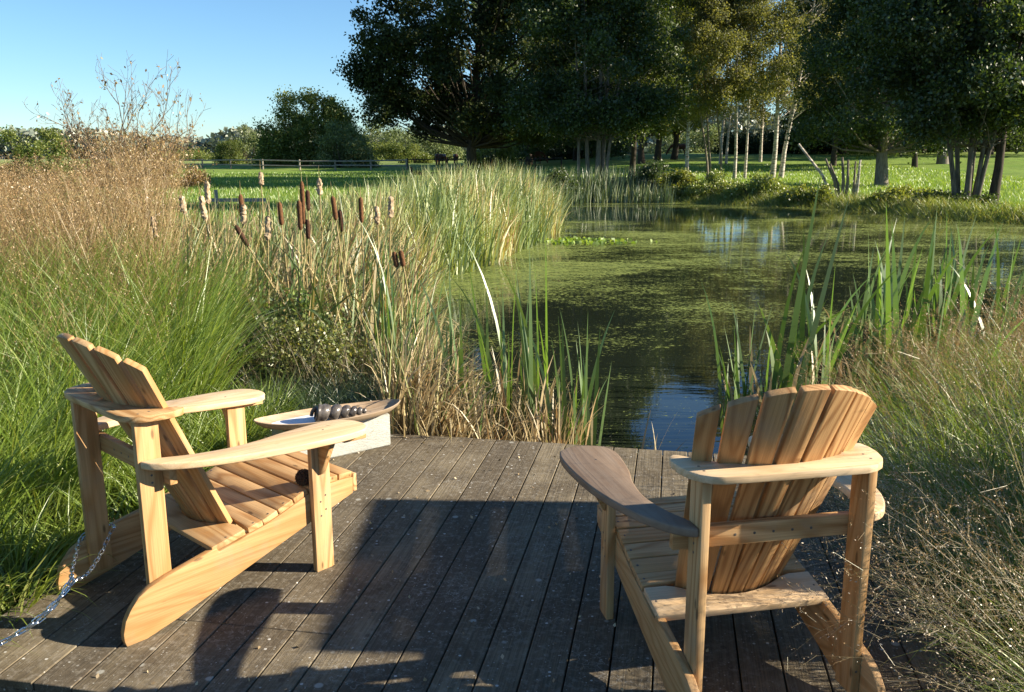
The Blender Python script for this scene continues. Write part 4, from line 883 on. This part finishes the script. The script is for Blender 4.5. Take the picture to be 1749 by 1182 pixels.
# ================================================================ trees
def crown_mesh(name, centres, radii, nleaf, size, mat, r, squash=.75, shell_=.45):
    A_ = Acc(); wgt = np.array(radii) ** 2; cnt = np.maximum(6, (nleaf * wgt / wgt.sum()).astype(int))
    for c_, rad_, k in zip(centres, radii, cnt):
        d = r.normal(size=(k, 3)); d /= np.linalg.norm(d, axis=1)[:, None]; q = (shell_ + (1 - shell_) * r.random(k)) ** .8
        # ragged clump: a few lobes reach further out
        lob = 1 + .45 * np.sin(d[:, 0] * 4 + c_[0] * 3) * np.sin(d[:, 1] * 5 + c_[1]) + .2 * r.normal(size=k)
        P_ = np.array(c_) + d * (rad_ * q * lob)[:, None] * np.array([1, 1, squash])
        leaves(A_, P_, size, np.clip(r.random(k) * .8 + .2 * r.random(), 0, 1), up=.2, aspect=.62, r=r)
    return A_.mesh(name, M[mat])
def tree(name, x, y, label, trunks, H, z0, cr, ncl, nleaf, lsize, leafmat, barkmat, seed, clr=1.3, prof=None, cat='tree', group=None, limbs=True, cx=0, cy=0, depth=1.0, z=None):
    """trunks: list of (dx, dy, topdx, topdy, radius, height); crown clusters hang on limbs from the trunks"""
    ncl = int(ncl * 1.35); nleaf = int(nleaf * 2.8); lsize *= 0.98
    r = np.random.default_rng(seed); t_ = empty(name, (x, y, gz(x, y) if z is None else z), 0, label, cat, group)
    prof = prof or (lambda u: math.sin(math.pi * (u * .86 + .12)) ** .6)
    cs, rs = [], []
    for k in range(ncl):
        u = r.random(); a = r.random() * 6.28; q = r.random() ** .45; Rr = cr * prof(u)
        cs.append((cx + Rr * q * math.cos(a), cy + depth * Rr * q * math.sin(a), z0 + u * (H - z0))); rs.append(clr * (.55 + .75 * r.random()))
    tr = []
    for (dx, dy, tx, ty, rad_, hh_) in trunks:
        pl = []; n = 8
        for k in range(n + 1):
            f_ = k / n; wob = .06 * rad_ * 8 * math.sin(f_ * 5 + dx * 7 + seed)
            pl.append(Vector((dx + (tx - dx) * f_ ** 1.15 + wob * (f_ > 0), dy + (ty - dy) * f_, hh_ * f_ - (.25 if k == 0 else 0))))
        tr.append((pl, rad_))
    for j, (pl, rad_) in enumerate(tr):
        tb = MB(); tb.tube(pl, [rad_ * (1.25 if k == 0 else 1) * (1 - .8 * k / (len(pl) - 1)) for k in range(len(pl))], 9)
        if limbs:
            for k, c_ in enumerate(cs):
                if k % len(tr) != j: continue
                # leave the trunk lower than the clump
                zz = max(z0 * .75, c_[2] - (.5 + .35 * r.random()) * math.hypot(c_[0], c_[1]) - .3); hh_ = pl[-1].z; f_ = min(.97, max(.1, zz / hh_)); i = min(int(f_ * 8), 7); p0 = pl[i].lerp(pl[i + 1], f_ * 8 - i)
                p2 = Vector(c_); p1 = p0.lerp(p2, .5) + Vector((r.normal() * .15, r.normal() * .15, -.08 * (p2 - p0).length)); lr = rad_ * .28 * (1 - .5 * f_)
                tb.tube([p0, p1, p2], [lr, lr * .6, lr * .15], 5, False)
        tb.build('trunk', M[barkmat], t_)
    if nleaf: link('crown', crown_mesh('crown', cs, rs, nleaf, lsize, leafmat, r), t_)
    return t_
def T(px, Y): return atx(px, Y), Y

x, y = T(808, 58)
oakp = lambda u: (.62 + 1.3 * u if u < .22 else (.95 + .05 * math.sin(u * 9)) if u < .6 else max(.25, 1.0 - (u - .6) * 1.6))
tree('oak_tree', x, y, 'large dark spreading oak beyond the reeds with long branches against the sky', [(0, 0, .6, 0, .36, 15)], 19.5, 2.9, 8.4, 150, 62000, .20, 'leaf_oak', 'bark_dark', 11, 1.15, oakp)
x, y = T(1018, 50)
tree('alder_tree', x, y, 'dark multi stemmed alder behind the shaded rushes', [(-.9, 0, -1.3, 0, .10, 10), (-.35, .2, -.9, 0, .13, 12), (.1, 0, .3, .4, .15, 14), (.35, .3, 1.2, 0, .13, 13), (.55, -.2, 2.1, -.5, .10, 11)], 16.2, 3.2, 4.9, 120, 52000, .16, 'leaf_dark', 'bark_grey', 12, 1.1, lambda u: .75 + .3 * math.sin(u * 6), depth=.7)
x, y = T(1080, 64)
tree('lime_tree', x, y, 'bright yellow green tree top between the dark alder and the birches', [(0, 0, .3, 0, .22, 13)], 15.5, 6.0, 4.2, 70, 26000, .18, 'leaf_yellow', 'bark_dark', 13, 1.15)
x, y = T(1212, 58)
tree('birch_tree', x, y, 'three stemmed leaning birch, leftmost of the birches', [(0, 0, -1.6, 0, .085, 9), (.2, .2, -.9, .4, .085, 11), (.9, .1, -.4, 0, .07, 10)], 12.8, 4.4, 2.6, 62, 15000, .13, 'leaf_birch', 'bark_grey', 14, .75, lambda u: .65 + .5 * math.sin(u * 3))
x, y = T(1261, 58)
tree('birch_tree', x, y, 'slender twin stemmed birch in the middle of the row', [(-.15, 0, -.5, 0, .11, 14), (.6, .3, .5, 0, .09, 13)], 16.5, 5.4, 2.2, 58, 13000, .13, 'leaf_birch', 'bark_birch', 15, .75, lambda u: .8 + .4 * math.sin(u * 4))
x, y = T(1331, 60)
tree('birch_tree', x, y, 'white twin trunked birch, thickest of the birches', [(-.35, 0, -.2, 0, .17, 15), (.25, .1, 2.2, .3, .16, 14)], 17.5, 5.0, 3.3, 78, 20000, .13, 'leaf_birch', 'bark_birch', 16, .85, lambda u: .8 + .35 * math.sin(u * 4), cx=.7)
x, y = T(1445, 34)
def stump(x, y):
    t_ = empty('coppiced_stool', (x, y, gz(x, y)), 0, 'coppiced stool of bare pale cut stems on the pond bank', 'coppice stool'); r = random.Random(5)
    for (dx, tx, ty, hh_, rr_) in ((-.25, -1.75, .2, 2.1, .055), (-.15, -.75, 0, 1.55, .05), (-.05, -.45, .3, 1.35, .05), (.0, -.12, 0, 1.6, .06), (.12, .08, -.1, 1.5, .06), (.35, .40, 0, 1.45, .045), (.42, .62, .1, 1.5, .05), (.5, .5, -.2, 1.3, .045)):
        tb = MB(); tb.tube([(dx, 0, -.2), (dx + (tx - dx) * .4 + .04, ty * .4, hh_ * .45), (tx, ty, hh_)], [rr_ * 1.2, rr_, rr_ * .75], 8); tb.build('stem', M['bark_birch' if r.random() < .7 else 'bark_grey'], t_)
    tb = MB(); tb.tube([(-.05, 0, -.3), (.05, 0, .1)], [.42, .25], 10); tb.build('base', M['bark_grey'], t_)
stump(x, y)
x, y = T(1511, 46)
tree('alder_tree', x, y, 'single trunked dark tree with low dense crown right of the coppiced stool', [(0, 0, .2, 0, .30, 13)], 16.0, 2.3, 4.6, 120, 50000, .15, 'leaf_dark', 'bark_grey', 17, 1.1, lambda u: .85 + .25 * math.sin(u * 5), depth=.8)
x, y = T(1612, 82)
tree('poplar_tree', x, y, 'thick grey trunk standing far back in the meadow between the two right alders', [(0, 0, 0, 0, .46, 16)], 21, 5, 6, 70, 20000, .24, 'leaf_dark', 'bark_grey', 18, 1.6)
x, y = T(1660, 28.3)
alder6 = tree('alder_tree', x, y, 'six stemmed alder fanning out at the right end of the pond', [(-.28, 0, -2.4, 0, .085, 8), (-.18, .1, -1.5, .3, .08, 9), (-.05, -.1, -.5, -.2, .095, 10), (.05, .1, .3, .4, .095, 10), (.18, 0, 1.1, 0, .08, 9), (.25, 0, 1.9, -.3, .075, 9)], 11.8, 2.5, 3.5, 110, 48000, .12, 'leaf_dark', 'bark_mid', 19, .8, lambda u: .85 + .3 * math.sin(u * 4), depth=.8)
x, y = T(1704, 28.8)
tree('alder_tree', x, y, 'dark straight trunk at the right edge of the photo', [(0, 0, .2, 0, .15, 10)], 12.5, 2.6, 3.0, 60, 24000, .12, 'leaf_dark', 'bark_dark', 20, .85)
x, y = T(1425, 80)
tree('alder_tree', x, y, 'dark dense tree filling the gap behind the birches and the coppiced stool', [(0, 0, 0, 0, .25, 14)], 19.0, 4.0, 5.6, 90, 34000, .19, 'leaf_dark', 'bark_dark', 21, 1.4)
x, y = T(1175, 74)
tree('birch_tree', x, y, 'pale birch top rising behind the leftmost birch', [(0, 0, .3, 0,   .15, 14)], 17.5, 4.2, 3.2, 60, 20000, .17, 'leaf_birch', 'bark_birch', 22, .95)
x, y = T(1565, 76)
tree('alder_tree', x, y, 'dark tree behind the single trunked one with thin yellow leaf fringe', [(0, 0, 0, 0, .22, 13)], 18.5, 4.2, 5.5, 80, 30000, .17, 'leaf_dark', 'bark_dark', 23, 1.3)
for k, (px_, Y, cr_, lab) in enumerate([(1097, 92, 3.2, 'far tree with yellow green leaves just right of the dark alder'), (1124, 96, 3.6, 'far dark trunked tree with bright leaves left of the birches'), (1152, 100, 3.0, 'far tree with low yellow leaves behind the leftmost birch')]):
    x, y = T(px_, Y); tree('lime_tree', x, y, lab, [(0, 0, .2, 0, .36, 11)], 15, 3.4, cr_ * 1.3, 55, 14000, .24, 'leaf_yellow', 'bark_dark', 30 + k, 1.25)

for k, (px_, Y, H_, cr_, lab) in enumerate([(905, 105, 20, 8, 'tall dark tree far behind the oak, its crown reaching down to the hedge'), (985, 115, 22, 8, 'tall dark tree far behind the alder'),
                                       (1440, 112, 22, 8, 'tall dark tree standing in the far hedge behind the coppiced stool'), (1475, 120, 23, 9, 'tall dark tree in the far hedge left of the single trunked tree'), (1575, 110, 23, 9, 'tall dark tree in the far hedge right of the single trunked tree'), (1690, 100, 22, 9, 'tall dark tree in the far hedge at the right edge of the photo')]):
    x, y = T(px_, Y); tree('background_tree', x, y, lab, [(0, 0, .4, 0, .4, 16)], H_, 1.5, cr_, 90, 15000, .36, 'leaf_dark', 'bark_dark', 80 + k, 2.0, lambda u: .9 + .12 * math.sin(u * 9), limbs=False)

x, y = T(1232, 88)
tree('birch_tree', x, y, 'pale tall birch far behind the gap between the leftmost and the slender birch', [(0, 0, .4, 0, .16, 15), (.6, .2, 1.4, 0, .13, 14)], 18.5, 5.0, 3.6, 40, 9000, .17, 'leaf_birch', 'bark_birch', 24, 1.0)
x, y = T(1300, 92)
tree('birch_tree', x, y, 'pale tall birch far behind the gap between the slender and the thick birch', [(0, 0, -.4, 0, .16, 15)], 19, 4.4, 3.8, 44, 10000, .17, 'leaf_birch', 'bark_birch', 25, 1.05)
# hedges and bushes: leafy mass on a few stems
def bush(name, px_, Y, wpx, ztop, zbot, ncl, nleaf, lsize, mat, label, seed, clr=1.0, cat='bush', depthm=None, group=None, prof=None):
    x, y = T(px_, Y); wd = wpx * Y * K / 2
    r = np.random.default_rng(seed); t_ = empty(name, (x, y, gz(x, y)), 0, label, cat, group); cs, rs = [], []; dz = gz(x, y); dm = depthm or min(wd, 4)
    pf = prof or (lambda q: math.sqrt(max(0, 1 - abs(q) ** 2.6)))
    for k in range(ncl):
        q = r.uniform(-1, 1); top = (ztop - dz) * pf(q) * (.85 + .2 * r.random()); zz = r.uniform(zbot * .5, 1) * top
        cs.append((q * wd, r.uniform(-1, 1) * dm * pf(q), max(.2, zz - clr * .6))); rs.append(clr * (.6 + .7 * r.random()))
    tb = MB()
    for k, c_ in enumerate(cs[:: max(1, ncl // 24)]):
        tb.tube([(c_[0] * .45, c_[1] * .45, -.1), (c_[0] * .8, c_[1] * .8, c_[2] * .5), c_], [.06, .045, .01], 5, False)
    tb.build('stem', M['bark_dark'], t_); link('foliage', crown_mesh('foliage', cs, rs, nleaf, lsize, mat, r, .8, .3), t_); return t_
bush('round_tree', 532, 112, 178, 9.9, .05, 190, 60000, .26, 'leaf_bush', 'big round green tree standing alone behind the field fence', 40, 1.25, 'tree', prof=lambda q: (1 - abs(q) ** 2.8) ** .6)
bush('willow_bush', 592, 106, 90, 5.6, .1, 60, 16000, .20, 'leaf_willow', 'pale willow bush against the right side of the round tree', 41, 1.0)
bush('small_tree', 391, 125, 36, 4.9, .2, 24, 7000, .20, 'leaf_bush', 'small dark round tree left of the big round tree', 42, 1.0)
bush('small_tree', 428, 128, 44, 6.2, .1, 24, 6000, .2, 'leaf_willow', 'small pale feathery tree between the small dark tree and the big round tree', 43, .9)
bush('hedge', 330, 160, 110, 3.6, .1, 50, 12000, .28, 'leaf_bush', 'low hazy hedge behind the fence left of the small trees', 44, 1.3, 'hedge')
bush('hedge', 660, 150, 130, 4.6, .1, 60, 14000, .26, 'leaf_bush', 'low bramble hedge right of the round tree behind the fence', 45, 1.2, 'hedge')
bush('willow_bush', 672, 175, 150, 10.0, .1, 60, 14000, .32, 'leaf_willow', 'tall silvery willow in the gap left of the oak', 46, 1.9)
bush('willow_bush', 745, 150, 90, 6.0, .1, 40, 12000, .27, 'leaf_willow', 'rounded silvery willow under the oak branches', 47, 1.4)
bush('small_tree', 712, 132, 44, 3.8, .1, 24, 6000, .2, 'leaf_bush', 'dark green bush standing at the end of the field fence', 48, .9)
bush('yellow_bush', 838, 92, 74, 6.8, .25, 40, 12000, .18, 'leaf_yellow', 'yellow leaved tree right behind the oak trunk', 49, .9, 'tree')
bush('hedge', 72, 40, 120, 3.0, .05, 60, 20000, .10, 'leaf_bush', 'dark hedge above the tall brown grass at the left edge', 50, .45, 'hedge')
bush('hedge', 232, 46, 180, 2.1, .05, 60, 16000, .11, 'leaf_brown', 'brownish hedge behind the bare shrub', 51, .45, 'hedge', prof=lambda q: .95)
bush('dark_hedge', 965, 125, 190, 5.6, .05, 90, 24000, .26, 'leaf_oak', 'dark hedge behind the meadow, left part behind the alder', 52, 1.4, 'hedge', prof=lambda q: 1.0)
bush('dark_hedge', 1330, 118, 190, 5.6, .05, 100, 26000, .25, 'leaf_oak', 'dark hedge behind the birches at the back of the meadow', 53, 1.4, 'hedge', prof=lambda q: .95)
bush('dark_hedge', 1600, 116, 330, 6.0, .05, 140, 34000, .26, 'leaf_oak', 'long dark hedge behind the meadow at the right', 54, 1.4, 'hedge', prof=lambda q: .97)
bush('willow_bush', 1180, 190, 130, 9.5, .1, 50, 12000, .36, 'leaf_willow', 'pale hazy bush far behind the leftmost birch', 55, 2.2)
for k, (px_, Y, wpx, zt_, lab, mt) in enumerate([(955, 36.3, 60, 1.05, 'dark low bush on the far bank beside the end of the reed bed', 'leaf_dark'), (1120, 37.5, 80, 1.5, 'dark green bush on the far bank under the yellow tree', 'leaf_dark'), (1160, 37.3, 66, 1.2, 'bright green bush on the far bank under the leftmost birch', 'leaf_yellow'),
                                      (1225, 36.5, 96, 1.0, 'sunlit bush on the far bank under the slender birch', 'bank_blade'), (1300, 35, 100, .95, 'feathery green bush on the far bank under the thick birch', 'bank_blade'), (1385, 33, 60, .7, 'small grassy bush left of the coppiced stool', 'leaf_yellow'),
                                      (1560, 30.5, 120, .5, 'low sunlit scrub on the bank right of the coppiced stool', 'leaf_yellow'), (1640, 28.5, 110, .42, 'dark low scrub at the foot of the six stemmed alder', 'leaf_dark')]):
    bush('bank_bush', px_, Y, wpx, zt_, .05, 44, 12000, .085, mt, lab, 60 + k, .30, depthm=.7)
# far wooded rise
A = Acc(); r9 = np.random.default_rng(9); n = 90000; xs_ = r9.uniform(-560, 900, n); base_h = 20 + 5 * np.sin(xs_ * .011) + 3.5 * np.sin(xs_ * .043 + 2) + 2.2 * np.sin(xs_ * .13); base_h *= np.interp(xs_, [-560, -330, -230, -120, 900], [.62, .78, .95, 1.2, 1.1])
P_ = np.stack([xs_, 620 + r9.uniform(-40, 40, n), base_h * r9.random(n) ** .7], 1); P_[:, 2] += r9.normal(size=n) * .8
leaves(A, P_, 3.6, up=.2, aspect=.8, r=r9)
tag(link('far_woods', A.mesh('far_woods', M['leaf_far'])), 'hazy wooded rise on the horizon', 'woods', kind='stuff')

# ---- nearly bare shrub above the brown grass
def bare_shrub(x, y):
    t_ = empty('bare_shrub', (x, y, gz(x, y)), 0, 'nearly leafless shrub rising over the tall brown grass against the sky', 'shrub'); r = random.Random(21); mb_ = MB(); tips = []
    def grow(p, d, L, rad_, lev):
        pts_ = [p]; q = p.copy(); dd = d.copy(); n = 6
        for k in range(n):
            dd = (dd + Vector((r.gauss(0, .12), r.gauss(0, .12), .03 + r.gauss(0, .07)))).normalized(); q = q + dd * L / n; pts_.append(q.copy())
            if lev < 3 and k > 0 and r.random() < (.85, .75, .6)[lev]:
                s_ = Vector((r.gauss(0, 1), r.gauss(0, 1), r.gauss(0, .5) + .3)).normalized(); grow(q.copy(), (dd * .65 + s_ * .62).normalized(), L * r.uniform(.38, .62), rad_ * .5, lev + 1)
            if lev >= 1: tips.append(q.copy())
        mb_.tube(pts_, [max(.0018, rad_ * (1 - .8 * k / n)) for k in range(n + 1)], 5, False)
    for (dx, dz, L) in ((-1.0, .75, .85), (-.6, 1.0, .95), (-.25, 1.1, 1.0), (.1, 1.1, 1.05), (.45, 1.0, 1.0), (.9, .75, 1.1), (1.35, .7, 1.15), (-1.3, .45, .8), (1.1, .35, .85), (-.8, .9, .9), (.7, .9, 1.0)):
        grow(Vector((dx * .08, r.uniform(-.1, .1), 1.45)), Vector((dx, r.uniform(-.35, .35), dz)).normalized(), L, .014, 0)
    mb_.tube([(0, 0, 0), (.02, 0, .8), (0, 0, 1.5)], [.05, .045, .035], 7)
    mb_.build('branches', M['twig'], t_)
    A_ = Acc(); tp_ = np.array([tuple(v) for v in tips]); k = rng.integers(0, len(tp_), 420); P2 = tp_[k] + rng.normal(size=(420, 3)) * .02
    low = tp_[np.argsort(tp_[:, 2])[: len(tp_) // 4]]; P3 = low[rng.integers(0, len(low), 700)] + rng.normal(size=(700, 3)) * .09
    leaves(A_, np.concatenate([P2, P3]), .045, up=.1, aspect=.55); link('leaves', A_.mesh('leaves', M['leaf_brown']), t_)
bs = bare_shrub(X(212, 10.5), 10.5)
for o in C.objects:
    if o.name == 'bare_shrub': o.scale = (.8, .8, .93)

# ---------------------------------------------------------------- fences, rail, horses
def rail_fence(name, pts, label, post_h, rails, mat, pr=.07, rr_=.05, zf=None):
    t_ = empty(name, (pts[0][0], pts[0][1], 0), 0, label, 'fence'); o0 = Vector((pts[0][0], pts[0][1], 0))
    tops = []
    for (x, y) in pts:
        z = gz(x, y); mb_ = MB(); mb_.tube([Vector((x, y, z - .3)) - o0, Vector((x, y, z + post_h + rng.normal() * .04)) - o0], [pr, pr * .9], 8); mb_.build('post', M[mat], t_); tops.append(Vector((x, y, z)) - o0)
    for rz in rails:
        mb_ = MB()
        for a, b in zip(tops[:-1], tops[1:]): mb_.tube([a + Vector((0, -.06, rz + rng.normal() * .03)), b + Vector((0, -.06, rz + rng.normal() * .03))], rr_, 6)
        mb_.build('rail', M[mat], t_)
M['fence'] = simple('fence_wood', (0.30, 0.27, 0.22), .9, .1, 3, (0.2, 0.18, 0.14))
M['fence_dark'] = simple('fence_wood_dark', (0.05, 0.042, 0.035), .9, .1, 3, (0.03, 0.025, 0.02))
rail_fence('field_fence', [(atx(p_, Y_), Y_) for p_, Y_ in ((300, 104), (346, 102), (394, 100), (449, 98), (512, 96), (573, 95), (634, 94), (695, 93))], 'long grey post and rail fence across the left field', 1.1, (.45, .95), 'fence', .10, .07)
rail_fence('field_fence', [(atx(p_, Y_), Y_) for p_, Y_ in ((697, 98), (765, 96), (835, 94), (915, 92), (960, 91))], 'dark low rail fence in front of the horses', 1.2, (1.0,), 'fence_dark', .08, .05)
def old_gate(x, y):
    t_ = empty('timber_gate', (x, y, gz(x, y)), 0, 'dark broken timber gate with leaning posts left of the oak trunk', 'gate')
    for dx, hh_, ln in ((0, 1.0, -.12), (.55, .85, 0), (1.55, .75, .1), (2.5, 1.1, 0), (3.3, .8, .08)):
        mb_ = MB(); mb_.tube([(dx, 0, -.2), (dx + ln, 0, hh_)], [.10, .08], 8); mb_.build('post', M['fence_dark'], t_)
    for a, b in (((-.1, -.1, .62), (2.6, -.1, .70)), ((0, -.1, .35), (3.4, -.1, .38)), ((.1, -.1, .75), (1.6, -.12, .45))):
        mb_ = MB(); mb_.tube([a, b], .07, 6); mb_.build('rail', M['fence_dark'], t_)
old_gate(atx(706, 50), 50)
# pale plank rail near the left reeds
t_ = empty('plank_rail', (atx(362, 30), 30, gz(atx(362, 30), 30)), 0, 'pale horizontal plank rail with a short post behind the leftmost cattails', 'rail')
b = Wood(); b.prism(rect(-.1, 1.75, -.06, .06), .05, basis((0, 0, .26), (1, 0, 0), (0, 0, 1), (0, -1, 0)), .004, 1); b.build('plank', M['old_rail'], t_)
b = Wood(); b.prism(rect(-.1, .60, -.05, .05), .1, basis((.05, .1, 0), (0, 0, 1), (1, 0, 0), (0, -1, 0)), .004, 1); b.build('post', M['old_rail'], t_)
def horse(x, y, rz, label, k=1.0, graze=True):
    mb_ = MB(); 
    mb_.tube([(-.85, 0, 1.18), (-.78, 0, 1.16), (-.5, 0, 1.15), (0, 0, 1.12), (.45, 0, 1.15), (.72, 0, 1.2), (.85, 0, 1.25)], [.08, .27, .33, .33, .32, .26, .12], 12)
    nk = [(.65, 0, 1.25), (.95, 0, 1.15), (1.2, 0, .85), (1.35, 0, .55)] if graze else [(.65, 0, 1.3), (.95, 0, 1.6), (1.1, 0, 1.85)]
    mb_.tube(nk, [.24, .17, .13, .11][:len(nk)], 10)
    hd = [(1.32, 0, .62), (1.42, 0, .42), (1.52, 0, .18), (1.54, 0, .10)] if graze else [(1.05, 0, 1.9), (1.25, 0, 1.78), (1.5, 0, 1.6), (1.56, 0, 1.55)]
    mb_.tube(hd, [.09, .125, .075, .05], 8)
    for s_ in (-1, 1):
        mb_.tube([(.6, s_ * .15, 1.1), (.62, s_ * .15, .75), (.6, s_ * .15, .5), (.61, s_ * .15, .08), (.64, s_ * .15, 0)], [.13, .09, .06, .045, .065], 8)
        mb_.tube([(-.62, s_ * .15, 1.15), (-.55, s_ * .16, .8), (-.75, s_ * .16, .52), (-.68, s_ * .16, .1), (-.65, s_ * .16, 0)], [.2, .13, .065, .05, .065], 8)
        mb_.tube([(1.0 if not graze else 1.28, s_ * .06, 1.95 if not graze else .74), (1.0 if not graze else 1.22, s_ * .08, 2.05 if not graze else .84)], [.04, .01], 5)
    mb_.tube([(-.86, 0, 1.25), (-1.0, 0, 1.0), (-1.0, 0, .5)], [.05, .07, .03], 7)
    o_ = mb_.build('horse', M['horse']); o_.location = (x, y, gz(x, y)); o_.rotation_euler = (0, 0, rz); o_.scale = (k,) * 3
    tag(o_, label, 'horse', 'brown horses grazing in the far field')
horse(atx(748, 118), 118, R(98), 'brown horse seen from behind, left one of the close pair', 1.0)
horse(atx(757, 116), 116, R(75), 'brown horse seen from behind, right one of the close pair', 1.0)
horse(atx(779, 118), 118, R(100), 'dark brown horse seen from behind, alone just left of the oak trunk', .95)
horse(atx(915, 108), 108, R(5), 'brown horse standing sideways behind the reeds right of the oak', 1.0)
horse(atx(1160, 112), 112, R(170), 'brown horse standing in the meadow left of the birches', 1.0)
